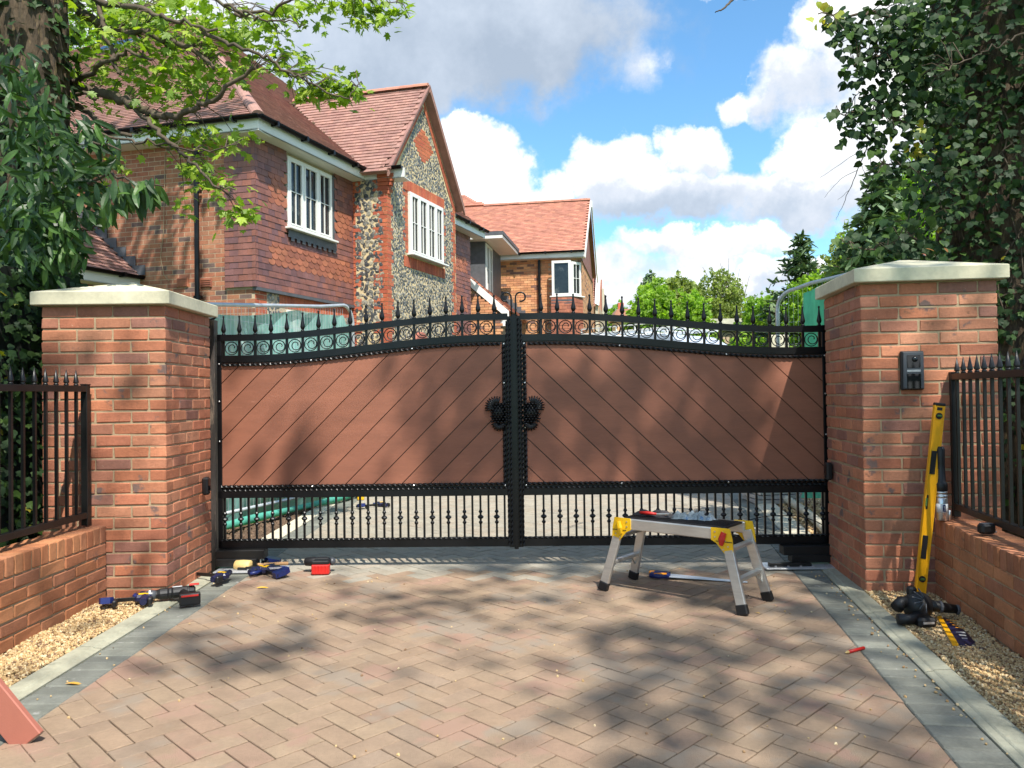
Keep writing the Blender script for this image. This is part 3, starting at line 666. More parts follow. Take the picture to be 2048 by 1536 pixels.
# ================================================================ near house
def wall_bricks(F, x0, x1, z0, z1, m, out, skip=(), bl=.215, proud=0.0, bond=True, zoff=0.0):
    """skip: rectangles (x0,x1,z0,z1) or functions"""
    vf = HB_[0]; c = 0; z = z0+.0375
    while z < z1-.02:
        x = x0+.1075-(.1125 if (c % 2) else 0)
        while x < x1+.1:
            a, b = max(x-.1075, x0), min(x+.1075, x1)
            if b-a > .05 and not any((s_(x, z) if callable(s_) else (s_[0]-.02 < x < s_[1]+.02 and s_[2] < z < s_[3])) for s_ in skip):
                w = b-a; out.append(('b', vf, m, F @ T(((a+b)/2, .048-proud, z)) @ Matrix.Diagonal((w/.215, 1, 1, 1))))
            x += .225
        z += .075; c += 1
HB_ = [sbox(.215, .1, .065)]
TILE = sbox(.162, .012, .17); 
def club():
    n = 7; pts = [(-.081, .085), (.081, .085), (.081, -.03)]+[(.081*math.cos(math.pi*i/n), -.03-.055*math.sin(math.pi*i/n)) for i in range(1, n)]+[(-.081, -.03)]
    b = MB(); b.prism([(x, z) for x, z in reversed(pts)], -.006, .006); return b.vf()
CLUB = club()
def hang_tiles(F, x0, x1, z0, z1, out, skip=(), bands=(), proud=.04, gauge=.1):
    c = 0; z = z0
    while z < z1-.02:
        x = x0+.0825-(.0825 if c % 2 else 0)
        while x < x1+.08:
            a, b = max(x-.081, x0), min(x+.081, x1)
            if b-a > .03 and not any(s_[0] < x < s_[1] and s_[2] < z+.05 < s_[3] for s_ in skip):
                cl = any(q[0] < x < q[1] and q[2] < z+.05 < q[3] for q in bands)
                M = F @ T(((a+b)/2, -proud+rng.normal(0, .001), z+.085)) @ RX(-.07+rng.normal(0, .008)) @ Matrix.Diagonal(((b-a)/.162, 1, 1, 1))
                out.append(('t', CLUB if cl else TILE, m_ctile if cl else m_htile, M))
            x += .165
        z += gauge; c += 1
def flint_items(F, poly, n, smin, smax, out, m=None, proud=.0):
    xs = [p[0] for p in poly]; zs = [p[1] for p in poly]; placed = []; cell = {}; tries = 0
    while len(placed) < n and tries < n*12:
        tries += 1; x = random.uniform(min(xs), max(xs)); z = random.uniform(min(zs), max(zs))
        if not inside(poly, x, z): continue
        r = random.uniform(smin, smax); k = (int(x/.09), int(z/.09)); ok = True
        for i in (-1, 0, 1):
            for j in (-1, 0, 1):
                for (a, b, q) in cell.get((k[0]+i, k[1]+j), ()):
                    if (a-x)**2+(b-z)**2 < ((q+r)*.84)**2: ok = False
        if not ok: continue
        cell.setdefault(k, []).append((x, z, r)); placed.append((x, z, r))
    for x, z, r in placed:
        out.append(('f', ST[random.randrange(4)], m_flint, F @ T((x, -.002-proud, z)) @ RY(random.uniform(0, 6)) @ Matrix.Diagonal((r*random.uniform(1.0, 1.5), r*.16, r*random.uniform(.8, 1.1), 1))))
def plane_frame(O, ex, up):      # x along the eave, z up the slope, y into the roof
    ex = Vector(ex).normalized(); uz = (Vector(up)-ex*Vector(up).dot(ex)).normalized(); ey = uz.cross(ex)
    return Matrix(((ex.x, ey.x, uz.x, O[0]), (ex.y, ey.y, uz.y, O[1]), (ex.z, ey.z, uz.z, O[2]), (0, 0, 0, 1)))
RT = sbox(.162, .024, .165)
def roof_plane(P, parent, name, m, out, poly3, gauge=.1, m_under=None, lift=.02):
    """poly3: corner points, the first two being the eave from left to right seen from outside"""
    O = Vector(poly3[0]); ex = (Vector(poly3[1])-O); up = Vector(poly3[-1])-O; F = plane_frame(O, ex, up)
    Fi = F.inverted(); p2 = [(q.x, q.z) for q in (Fi @ Vector(p) for p in poly3)]
    b = MB(); b.prism(p2, .0, .06); part(name, b, m_under or m, parent, F, world=True)
    xs = [p[0] for p in p2]; zs = [p[1] for p in p2]; c = 0; z = -.03
    while z < max(zs):
        x = min(xs)-(.0825 if c % 2 else 0)
        while x < max(xs)+.08:
            if inside(p2, x-.05, max(z+.04, .005)) and inside(p2, x+.05, max(z+.04, .005)): out.append(('r', RT, m, F @ T((x, -lift+rng.normal(0, .001), z+.075)) @ RX(-.15+rng.normal(0, .006))))
            x += .165
        z += gauge; c += 1
    return F
def ridge(p, q, m, parent, r=.11, step=.30, name='ridge_tile'):
    p, q = Vector(p), Vector(q); n = max(1, int((q-p).length/step)); d = (q-p)/n
    x = d.normalized(); y = x.cross(Vector((0, 0, 1))).normalized(); z = y.cross(x)
    if z.z < 0: z = -z
    for i in range(n):
        a = p+d*i+d*.01; b_ = p+d*(i+1)-d*.01; b = MB(); v = []
        for c, rr in ((a, r), (b_, r*1.05)):
            for k in range(8):
                an = math.pi*(k/7); v.append(c+y*math.cos(an)*rr+z*(math.sin(an)*rr*.8-.02))
        f = [(k, k+1, k+9, k+8) for k in range(7)]+[tuple(range(8)), tuple(reversed(range(8, 16)))]
        b.add((v, f)); part(name, b, m, parent, world=True)
def gutter(pts, parent, F=None, r=.055, brk=.9):
    b = MB(); P = [Vector(p) for p in pts]; up = Vector((0, 0, 1)); v = []; n = 9
    for i, p in enumerate(P):
        t = (P[min(i+1, len(P)-1)]-P[max(i-1, 0)]).normalized(); y = t.cross(up).normalized()
        for k in range(n):
            a = math.pi+math.pi*k/(n-1); v.append(p+y*math.cos(a)*r+up*math.sin(a)*r)
    f = []
    for i in range(len(P)-1):
        for k in range(n-1): f.append((i*n+k, i*n+k+1, (i+1)*n+k+1, (i+1)*n+k)); f.append(tuple(reversed(f[-1])))
    f += [tuple(range(n)), tuple(reversed(range(n))), tuple(range((len(P)-1)*n, len(P)*n))]
    b.add((v, f))
    for i in range(len(P)-1):
        L_ = (P[i+1]-P[i]).length; k = int(L_/brk)
        for j in range(k+1):
            c = P[i].lerp(P[i+1], (j+.5)/(k+1)); b.box(c+Vector((0, 0, -.03)), (.13, .05, .075), rz=math.atan2((P[i+1]-P[i]).y, (P[i+1]-P[i]).x)+math.pi/2)
    part('gutter', b, m_bmetal, parent, F, world=True)
def board(pts_a, pts_b, th, m, parent, name='fascia', world=True):
    """a board between two parallel polylines"""
    for i in range(len(pts_a)-1):
        a, b_, c, d = [Vector(p) for p in (pts_a[i], pts_a[i+1], pts_b[i+1], pts_b[i])]
        n = (b_-a).cross(d-a).normalized()*th; mb = MB()
        mb.add(orient([a, b_, c, d, a+n, b_+n, c+n, d+n], [(0, 1, 2, 3), (4, 5, 6, 7), (0, 1, 5, 4), (1, 2, 6, 5), (2, 3, 7, 6), (3, 0, 4, 7)])); part(name, mb, m, parent, world=True)
def window(F, parent, x0, x1, z0, z1, n, out=.0, bars=True, deep=.05):
    """casement window: frame, panes, glazing bars"""
    fr = MB(); y = -out; fw = .055
    def bx(a, b_, c, d, t=.06, yo=0): fr.box(((a+b_)/2, y+yo, (c+d)/2), (b_-a, t, d-c), ch=.004)
    bx(x0, x1, z1-fw, z1); bx(x0, x1, z0, z0+fw); bx(x0, x0+fw, z0+fw, z1-fw); bx(x1-fw, x1, z0+fw, z1-fw)
    w = (x1-x0)/n
    for i in range(1, n): bx(x0+w*i-.035, x0+w*i+.035, z0+fw, z1-fw)
    wo = link('window', fr.mesh('window', m_white), parent, F, True)
    for i in range(n):
        a, b_ = x0+w*i+(fw if i == 0 else .035), x0+w*(i+1)-(fw if i == n-1 else .035)
        s = MB(); t = .025
        for (p, q, r_, u) in ((a, b_, z1-fw-t, z1-fw), (a, b_, z0+fw, z0+fw+t), (a, a+t, z0+fw+t, z1-fw-t), (b_-t, b_, z0+fw+t, z1-fw-t)): s.box(((p+q)/2, y-.022, (r_+u)/2), (q-p, .03, u-r_))
        if bars:
            s.box(((a+b_)/2, y-.014, (z0+z1)/2), (.014, .022, z1-z0-2*fw-2*t)); s.box(((a+b_)/2, y-.013, z0+(z1-z0)*.52), (b_-a-2*t, .02, .014))
        link('casement', s.mesh('casement', m_white), wo, F, True)
        g_ = MB(); g_.box(((a+b_)/2, y+.004, (z0+z1)/2), (b_-a-.02, .008, z1-z0-2*fw-.02)); link('pane', g_.mesh('pane', m_glassd), wo, F, True)
    sl_ = MB(); sl_.box(((x0+x1)/2, y-.05, z0-.02), (x1-x0+.12, .15, .035), ch=.006); link('sill', sl_.mesh('sill', m_white), wo, F, True)
    return wo
a_ = Vector((.351, .936, 0)).normalized(); b_ = Vector((-.969, .247, 0)).normalized(); n_a = Vector((.936, -.351, 0)); n_b = Vector((-.247, -.969, 0))
C0 = Vector((-4.03, 12.1, 0)); h1 = thing('brick_house', 'near house with dark hung tiles and a flint gable over the gate', 'house', C0)
FLw = frame(C0, -b_); FRw = frame(C0, a_)
EZ = 5.60
P1 = C0+a_*2.79; P2 = P1-b_*.75; FSd = frame(P1, -b_); FGb = frame(P2, a_); P3 = P2+a_*3.09
# ---- cores behind the skins
ck = MB(); ck.add(orient([C0+b_*7+Vector((0, 0, -.1)), C0+Vector((0, 0, -.1)), C0+a_*8.4+Vector((0, 0, -.1)), C0+a_*8.4+b_*7+Vector((0, 0, -.1))]+[p+Vector((0, 0, EZ-.05)) for p in (C0+b_*7, C0, C0+a_*8.4, C0+a_*8.4+b_*7)], [(0, 1, 2, 3), (4, 5, 6, 7), (0, 1, 5, 4), (1, 2, 6, 5), (2, 3, 7, 6), (3, 0, 4, 7)]))
ins_ = (-n_a-n_b)*.0005
part('wall_core', ck, m_hmortar, h1, T(ins_), world=True)
gb = MB(); gb.prism([(-.0004, -.1), (3.09, -.1), (3.09, EZ), (1.545, EZ+2.0), (-.0004, EZ)], .001, 1.2); part('bay_core', gb, m_fmortar, h1, FGb, world=True)
its = []
wall_bricks(FLw, -6.9, -.51, 0, EZ-.05, m_hbrick, its, skip=[lambda x, z: x < -2.13 and z < 3.2+(-2.13-x)*.9 and z < 4.6])
wall_bricks(FLw, -.50, -.0, 0, 3.02, m_hbrick, its)
wall_bricks(FRw, .0, .28, 0, 3.0, m_qbrick, its)
wall_bricks(FRw, .60, .72, 0, 2.75, m_qbrick, its); wall_bricks(FRw, 1.90, 2.79, 0, 2.2, m_qbrick, its)
# soldier course over the ground floor window
SOL = sbox(.0645, .1, .215)
x = .63
while x < 2.76: its.append(('s', SOL, m_qbrick, FRw @ T((x, .045, 2.88)))); x += .0745
# bay side: quoins toothed into flint
def quoin(F, xa, xb, z0, z1, m, side, out, wide=.12):
    z = z0; k = 0
    while z < z1-.01:
        e = wide if (k//3) % 2 else 0
        x0, x1 = (xa, xb+e) if side > 0 else (xa-e, xb)
        wall_bricks(F, x0, x1, z, z+.0751, m, out, proud=.004*(k % 2)); z += .075; k += 1
quoin(FSd, 0, .10, 0, EZ-.15, m_qbrick, 1, its, .11); quoin(FSd, .57, .75, 0, EZ-.1, m_qbrick, -1, its, .11)
for i in range(5): wall_bricks(FSd, .57, .80+.025*i, EZ-.48+.075*i, EZ-.40+.075*i, m_qbrick, its, proud=.012*i)
quoin(FGb, 0, .14, 0, EZ-.05, m_qbrick, 1, its, .11); quoin(FGb, 2.95, 3.09, 0, EZ-.05, m_qbrick, -1, its, .11)
WX0, WX1, WZ0, WZ1 = .83, 2.35, 4.12, 5.36
quoin(FGb, WX0-.13, WX0-.01, WZ0, WZ1, m_qbrick, -1, its, .09); quoin(FGb, WX1+.01, WX1+.13, WZ0, WZ1, m_qbrick, 1, its, .09)
x = WX0-.16
while x < WX1+.18:
    its.append(('s', SOL, m_qbrick, FGb @ T((x, .035, WZ1+.12)))); its.append(('s', SOL, m_qbrick, FGb @ T((x, .035, WZ0-.17)))); x += .0745
# band of bricks under the verges and the diamond
for sd_ in (-1, 1):
    L_ = math.hypot(1.545, 2.0); n_ = int(L_/.225); an = math.atan2(2.0, 1.545)
    for k in range(n_+1):
        for r_ in (0, 1):
            q = (k+.5+(.5 if r_ else 0)-.25)*.225; x = q*math.cos(an)+.07*(r_+.5)*math.sin(an)+.02; z = EZ+q*math.sin(an)-.07*(r_+.5)*math.cos(an)-.05
            if x > 1.53: continue
            X_ = x if sd_ < 0 else 3.09-x
            its.append(('b', HB_[0], m_qbrick, FGb @ T((X_, .04, z)) @ RY(-an if sd_ < 0 else an)))
DX, DZ = 1.55, 6.48
for k in range(-4, 5):
    w_ = .40*(1-abs(k)/5)+.05
    wall_bricks(FGb, DX-w_, DX+w_, DZ+k*.075-.0375, DZ+k*.075+.0380, m_qbrick, its, proud=.003)
pieces(h1, 'brick', 'brickwork', its, 300)
fl_ = []
flint_items(FSd, [(.11, .4), (.62, .4), (.62, EZ-.05), (.11, EZ-.05)], 1500, .036, .056, fl_)
fp = [(.16, 1.8), (WX0-.12, 1.8), (WX0-.12, WZ1+.25), (WX1+.12, WZ1+.25), (WX1+.12, WZ0-.28), (WX0-.12, WZ0-.28), (WX0-.12, 1.8), (2.92, 1.8), (2.92, EZ-.02), (1.545, EZ+1.72), (.16, EZ-.02)]
flint_items(FGb, [(.16, 1.8), (WX0-.13, 1.8), (WX0-.13, EZ), (.16, EZ)], 900, .022, .038, fl_)
flint_items(FGb, [(WX1+.13, 1.8), (2.93, 1.8), (2.93, EZ), (WX1+.13, EZ)], 700, .022, .038, fl_)
flint_items(FGb, [(WX0-.12, 1.8), (WX1+.12, 1.8), (WX1+.12, WZ0-.29), (WX0-.12, WZ0-.29)], 1100, .022, .038, fl_)
g1 = [(.28, EZ-.10), (2.81, EZ-.10), (1.545, EZ+1.72)]
n0 = len(fl_); flint_items(FGb, g1, 1500, .022, .038, fl_)
fl_ = fl_[:n0]+[q for q in fl_[n0:] if abs(((FGb.inverted() @ q[3]).translation.x-DX)/.45)+abs(((FGb.inverted() @ q[3]).translation.z-DZ)/.40) > 1.0 and not (WX0-.2 < (FGb.inverted() @ q[3]).translation.x < WX1+.2 and (FGb.inverted() @ q[3]).translation.z < WZ1+.24)]
flint_items(FRw, [(.31, 1.8), (.58, 1.8), (.58, 3.0), (.31, 3.0)], 130, .026, .044, fl_)
flint_items(FRw, [(1.92, 2.2), (2.75, 2.2), (2.75, 2.76), (1.92, 2.76)], 200, .026, .044, fl_)
fm = MB(); fm.box((.445, .0165, 1.5), (.31, .03, 3.0)); part('flint_panel', fm, m_fmortar, h1, FRw, world=True)
fm = MB(); fm.box((.34, .0165, 2.7), (.5, .03, 5.5)); part('flint_panel', fm, m_fmortar, h1, FSd, world=True)
pieces(h1, 'flint', 'flintwork', fl_, 300)
# hung tiles
ht = []
W1 = (.775, 2.07, 4.13, 5.33)
hang_tiles(FRw, -.05, 2.80, 3.03, EZ-.05, ht, skip=[(W1[0]-.05, W1[1]+.18, W1[2]-.20, W1[3]+.06)], bands=[(.30, .70, 4.43, 4.95), (2.25, 2.75, 4.23, 4.75), (.28, 2.75, 3.38, 3.80)])
hang_tiles(FLw, -.51, .05, 3.03, EZ-.05, ht)
hang_tiles(FRw, 5.9, 8.40, 1.6, EZ-.25, ht, bands=[(6.2, 8.2, 3.4, 3.8), (6.2, 8.2, 4.4, 4.8), (6.2, 8.2, 2.5, 2.9)])
pieces(h1, 'hung_tile', 'tile_hanging', ht, 300)
bb_ = MB(); bb_.box((1.40, -.02, 3.0), (2.85, .09, .05)); part('tile_kick_board', bb_, m_lead, h1, FRw, world=True)
for k in range(25):
    t_ = MB(); t_.add(orient([(-.055, -.055, 0), (.01, -.058, 0), (-.058, .01, 0), (-.05, -.05, .11), (.012, -.05, .11), (-.05, .012, .11)], [(0, 1, 2), (3, 4, 5), (0, 1, 4, 3), (1, 2, 5, 4), (2, 0, 3, 5)])); part('corner_tile', t_, m_htile, h1, frame(C0+Vector((0, 0, 3.03+k*.1)), a_), world=True)
window(FRw, h1, *W1, 3, out=.035)
ld = MB(); ld.box((W1[1]+.09, -.03, 4.72), (.15, .012, 1.25)); ld.box(((W1[0]+W1[1])/2+.05, -.075, W1[2]-.10), (1.42, .012, .14))
for k in range(9): ld.box((W1[0]+.1+k*.155, -.077, W1[2]-.19), (.09, .010, .07), ch=.004)
part('lead_flashing', ld, m_lead, h1, FRw, world=True)
window(FGb, h1, WX0, WX1, WZ0, WZ1, 4, out=.03)
window(FRw, h1, .78, 1.86, 1.2, 2.74, 3, out=.0)
# porch lamp and alarm disc low on the bay
dsc = MB(); dsc.lathe([(.33, 0), (.33, .05), (.31, .06)], 20); part('round_shutter', dsc, m_board2, h1, FGb @ T((1.25, -.02, 2.25)) @ RX(math.pi/2), world=True)
# downpipe, vents, loose cable
dp = MB(); dp.tube([(0, 0, EZ-.1), (0, 0, .1)], .04, 8)
for z in (1.2, 2.9, 4.6): dp.box((0, .02, z), (.13, .06, .05))
part('downpipe', dp, m_bmetal, h1, FLw @ T((-.985, -.09, 0)), world=True)
for (px, py) in ((366, 565), (413, 566)):
    # on the left wall plane
    r = ray(px, py); n_ = n_b; t = (C0-Vector((0, 0, CAMZ))).dot(n_)/r.dot(n_); P = Vector((0, 0, CAMZ))+r*t
    v = MB(); v.box((0, -.008, 0), (.21, .03, .15), ch=.004)
    for k in range(4): v.box((0, -.026, -.05+k*.033), (.18, .012, .016))
    part('air_vent', v, m_ctile, h1, frame(P, -b_), world=True)
cb = MB(); cb.tube([FLw @ Vector((x, -.02, z)) for x, z in ((-1.62, 5.3), (-1.64, 4.6), (-1.66, 4.0), (-1.72, 3.6), (-1.66, 3.3), (-1.56, 3.2))], .006, 5); part('cable', cb, m_mortar, h1, world=True)
# ---- roofs
up = Vector((0, 0, 1)); TP = .78; ov = .32
Ce = C0-a_*ov-b_*ov+up*EZ; run = 8.0
A_ = C0-a_*ov-b_*ov+(a_+b_)*run+up*(EZ+run*TP)
B_ = Ce+b_*2*run
Be = Ce+a_*(8.4+2*ov); A2 = A_+a_*(8.4+2*ov-run)
rt_ = []
valley_top = P2+a_*1.545+b_*3.11+up*(EZ+2.09)
# right slope (cut where the gable roof runs in), left slope
v0 = Ce+a_*(2.79+ov-.02); v1 = Ce+a_*(5.88+ov+.02)
roof_plane(None, h1, 'roof_deck', m_tile, rt_, [Ce, v0, valley_top, v1, Be, A2, A_])
roof_plane(None, h1, 'roof_deck', m_tile, rt_, [B_, Ce, A_])
# gable roof
GZ = EZ+2.09; gw = 1.545+.16; Gf = P2+a_*1.545+n_a*.14; eL = P2-a_*.16+n_a*.14+up*(EZ-.10); eR = P2+a_*(3.09+.16)+n_a*.14+up*(EZ-.10)
gin = 3.1
vL = P1+a_*.0+n_a*.10+up*(EZ-.1)
roof_plane(None, h1, 'roof_deck', m_tile, rt_, [eL+b_*1.15, eL, Gf+up*GZ, Gf+b_*gin+up*GZ])
roof_plane(None, h1, 'roof_deck', m_tile, rt_, [eR, eR+b_*1.15, Gf+b_*gin+up*GZ, Gf+up*GZ])
ridge(Gf+up*(GZ+.03), Gf+b_*gin+up*(GZ+.03), m_otile, h1)
ridge(Ce+up*.03, A_+up*.03, m_tile, h1, .10); ridge(A_+up*.03, A2+up*.03, m_otile, h1, .11)
pieces(h1, 'roof_tile', 'roof_tiling', rt_, 300)
# verge mortar/undercloak on the gable front
for e0 in (eL, eR):
    q = Gf+up*GZ; iw = (Gf+up*(EZ-.1)-e0).normalized()*0; board([e0+up*.045-n_a*.10, q+up*.045-n_a*.10], [e0+up*.045+n_a*.025, q+up*.045+n_a*.025], .03, m_tile, h1, 'verge'); board([e0-up*.02, q-up*.02], [e0-up*.10-b_*0, q-up*.10], .04, m_tile, h1, 'verge')
# moss along the valley
ms = []
for k in range(160):
    t = random.random(); p = v0.lerp(valley_top, t)+a_*random.gauss(.06, .07)+up*(.03+random.random()*.03); ms.append(np.array(T(p) @ Matrix.Scale(random.uniform(.015, .04), 4)))
o = link('valley_moss', joined('valley_moss', [(ST[1], ms, m_oleaf if False else m_soil)], m_soil), h1, Matrix.Identity(4), True); o['kind'] = 'stuff'
# fascias, soffits, gutters
def eaves(p, q, nrm, name='fascia', h=.20, back=.32):
    board([p+up*(-.02), q+up*(-.02)], [p-up*h, q-up*h], .02, m_white, h1, 'fascia')
    board([p-up*h, q-up*h], [p-up*h-nrm*back, q-up*h-nrm*back], .015, m_white, h1, 'soffit')
eaves(Ce+b_*8.0, Ce, n_b); board([Ce-up*.2, Ce-n_a*.36-up*.2], [Ce-n_b*.36-up*.2, Ce-n_a*.36-n_b*.36-up*.2], .015, m_white, h1, 'soffit'); eaves(Ce, v0+a_*.0, n_a)
s0 = P1+n_b*.0+up*(EZ); eaves(v0, v0-b_*.80+a_*.0, n_b, back=.3)
eaves(v1+a_*.4, Be, n_a)
gutter([Ce+b_*8.0+n_b*.06+up*.0, Ce+n_b*.06+n_a*.05, ], h1); gutter([Ce+n_a*.06+n_b*.06, v0+n_a*.06-a_*.05], h1)
gutter([v0+n_a*.02+n_b*.07, v0-b_*.78+n_b*.07], h1); gutter([v1+n_a*.06+a_*.3, Be+n_a*.06+a_*.05], h1)
# roof window
skp = Ce+b_*4.9+(a_+b_*0)*3.55+up*(3.55*TP)
Fsk = plane_frame(B_, (Ce-B_), (A_-B_)); r = ray(236, 98); nn = Vector((Fsk[0][1], Fsk[1][1], Fsk[2][1])); t = (B_-Vector((0, 0, CAMZ))).dot(nn)/r.dot(nn); P = Vector((0, 0, CAMZ))+r*t
Fk = Fsk.copy(); Fk.translation = P
b = MB(); b.box((0, -.06, 0), (.80, .10, 1.0), ch=.01); so_ = part('roof_window', b, m_lead, h1, Fk, world=True); b = MB(); b.box((0, -.115, 0), (.64, .01, .84)); link('pane', b.mesh('pane', m_glassd), so_, Fk, True)
# ---- lower side wing with its roof running into the left wall
wz = 3.30; q0 = C0+b_*2.13; wing = thing('side_wing', 'low tiled side wing against the left wall of the near house', 'house wing', q0-a_*2.6)
rw = []
e1 = q0+up*wz; e0 = q0-a_*3.2+up*wz; t1 = q0+b_*2.4+up*(wz+2.1); t0 = t1-a_*3.2
roof_plane(None, wing, 'roof_deck', m_tile, rw, [e0, e1, t1, t0])
pieces(wing, 'roof_tile', 'roof_tiling', rw, 300)
board([e0-up*.03, e1-up*.03], [e0-up*.20, e1-up*.20], .02, m_white, wing); board([e0-up*.2, e1-up*.2], [e0-up*.2+b_*.3, e1-up*.2+b_*.3], .02, m_white, wing, 'soffit')
gutter([e0+n_a*.06, e1+n_a*.06], wing)
b = MB(); w0 = q0+b_*.3; b.add(orient([w0-a_*3.1, w0, w0+b_*4, w0-a_*3.1+b_*4]+[p+up*(wz-.2) for p in (w0-a_*3.1, w0, w0+b_*4, w0-a_*3.1+b_*4)], [(0, 1, 2, 3), (4, 5, 6, 7), (0, 1, 5, 4), (1, 2, 6, 5), (2, 3, 7, 6), (3, 0, 4, 7)])); part('wall', b, m_hbrick, wing, world=True)
b = MB()
for k in range(14):
    t = k/13; p = e1.lerp(t1, t)+n_b*.03+up*.10; b.box((0, 0, 0), (.24, .012, .16), T(p) @ frame((0, 0), -b_) )
part('stepped_flashing', b, m_lead, wing, world=True)
# ================================================================ second house
e2 = Vector((.985, -.17, 0)).normalized(); g2 = Vector((.17, .985, 0)).normalized(); K = Vector((2.2, 24, 0)); F2 = frame(K, e2)
h2 = thing('brick_house', 'buff brick house with orange tiled roof and corner window beyond the gate', 'house', K)
b = MB(); b.box((-5.5, 3.0, 2.8), (11, 5.96, 5.6)); part('wall_core', b, m_hmortar, h2, F2, world=True)
its = []
wall_bricks(F2, -3.6, 0, 0, 5.55, m_ybrick, its, skip=[(-.92, 0, 2.4, 5.5)])
F2s = frame(K+g2*0, g2); wall_bricks(F2s, 0, 5.9, 0, 5.55, m_ybrick, its)
its.sort(key=lambda q: 0)
pieces(h2, 'brick', 'brickwork', its, 300)
ro = []; ez2 = 5.72; rz2 = ez2+2.6*.86+.0
q2 = lambda u, v: K-e2*u+g2*v+up*(ez2+(v+.25)*(rz2-ez2)/2.85)
f0 = K-e2*9.5-g2*.25+up*ez2; f1 = K+e2*.15-g2*.25+up*ez2; r1 = K+e2*.15+g2*2.6+up*rz2; r0 = K-e2*9.5+g2*2.6+up*rz2
roof_plane(None, h2, 'roof_deck', m_otile, ro, [f0, f1, r1, q2(3.45, 2.6), q2(5.0, 3.75), q2(9.5, 3.75)])
b1 = f1+g2*5.7; b0 = f0+g2*5.7; roof_plane(None, h2, 'roof_deck', m_otile, ro, [b1, b0, r0, r1])
pieces(h2, 'roof_tile', 'roof_tiling', ro, 300)
ridge(r1+up*.03, r0+e2*5.9+up*.03, m_otile, h2, .10)
board([f1-e2*6-up*.02, f1-up*.02], [f1-e2*6-up*.20, f1-up*.20], .02, m_white, h2); board([f1-e2*6-up*.2, f1-up*.2], [f1-e2*6-up*.2+g2*.3, f1-up*.2+g2*.3], .02, m_white, h2, 'soffit')
gutter([f1-e2*5.7-g2*.06, f1-g2*.06], h2)
board([f1+e2*.03-up*.0, r1+e2*.03], [f1+e2*.03-up*.22, r1+e2*.03-up*.22], .04, m_white, h2, 'bargeboard'); board([b1+e2*.03, r1+e2*.03], [b1+e2*.03-up*.22, r1+e2*.03-up*.22], .04, m_white, h2, 'bargeboard')
gt = []; hang_tiles(F2s, 0, 5.4, 5.5, 5.9, gt)
gq = MB(); gq.prism([(0, 5.5), (5.4, 5.5), (2.85, rz2-.05)], -.03, .02); part('gable_tiles', gq, m_ctile, h2, F2s, world=True)
dp = MB(); dp.tube([(0, 0, 5.5), (0, 0, .1)], .045, 8); part('downpipe', dp, m_bmetal, h2, F2 @ T((-1.30, -.09, 0)), world=True)
window(F2, h2, -.88, -.28, 4.32, 5.42, 1, bars=False, out=.30)
Fc = frame(F2 @ Vector((-.28, -.30, 0)), (g2*.55+e2*.45)); window(Fc, h2, .0, .42, 4.32, 5.38, 1, out=.0)
bw_ = MB(); bw_.add(orient([F2 @ Vector(p) for p in ((-.9, .02, 4.2), (-.9, -.42, 4.2), (-.25, -.42, 4.2), (.02, .02, 4.2), (-.9, .02, 2.2), (-.9, -.36, 2.2), (-.25, -.36, 2.2), (.0, .02, 2.2))], [(0, 1, 2, 3), (4, 5, 6, 7), (0, 1, 5, 4), (1, 2, 6, 5), (2, 3, 7, 6), (3, 0, 4, 7)])); part('bay_base', bw_, m_lead, h2, world=True)
bt = []; hang_tiles(frame(F2 @ Vector((-.9, -.38, 0)), e2), 0, .65, 2.3, 4.15, bt, proud=.03); hang_tiles(frame(F2 @ Vector((-.25, -.38, 0)), (g2*.4+e2*.27)), 0, .48, 2.3, 4.15, bt, proud=.03)
pieces(h2, 'hung_tile', 'tile_hanging', [(q[0], q[1], m_ctile, q[3]) for q in bt], 300)
# dormer with grey cladding, flat top and a white window, and the low roof below it
def F2at(px, py, d): return D(px, py, d)
dz0, dz1 = 3.9, 5.75; dl = D(930, 600, 21.6); dr = D(972, 600, 21.6)
Fd = frame((dl.x, dl.y), e2); dw = (dr-dl).length
b = MB(); b.box((dw/2, 1.2, (dz0+dz1)/2-.1), (dw, 2.4, dz1-dz0)); part('dormer', b, m_lead, h2, Fd, world=True)
window(frame(Fd @ Vector((dw, 0, 0)), g2), h2, .05, .95, 4.12, 5.55, 2, out=.0)
b = MB(); b.box((dw/2+.22, 1.0, dz1-.02), (dw+.75, 2.7, .10)); part('dormer_roof', b, m_lead, h2, Fd, world=True)
b = MB(); b.box((dw/2+.22, .95, dz1-.12), (dw+.70, 2.6, .08)); part('dormer_fascia', b, m_white, h2, Fd, world=True)
lw = []; c1 = D(1018, 622, 21.0); c0_ = D(935, 551, 21.0); s1, s0 = c1+g2*3.2, c0_+g2*3.2
roof_plane(None, h2, 'roof_deck', m_otile, lw, [c1, s1, s0, c0_]); pieces(h2, 'low_roof_tile', 'low_roof_tiling', lw, 300)
board([c0_-g2*.02, c1-g2*.02], [c0_-up*.24-g2*.02, c1-up*.24-g2*.02], .03, m_white, h2, 'bargeboard'); b = MB(); b.box((c1.x-.10, c1.y-.02, c1.z-.30), (.30, .2, .24)); part('eave_box', b, m_white, h2, world=True)
b = MB()
for k in range(9): p = s0.lerp(s1, (k+.3)/8.5)+up*.12; b.box((0, 0, 0), (.25, .03, .2), T(p) @ frame((0, 0), e2))
part('stepped_flashing', b, m_lead, h2, world=True)
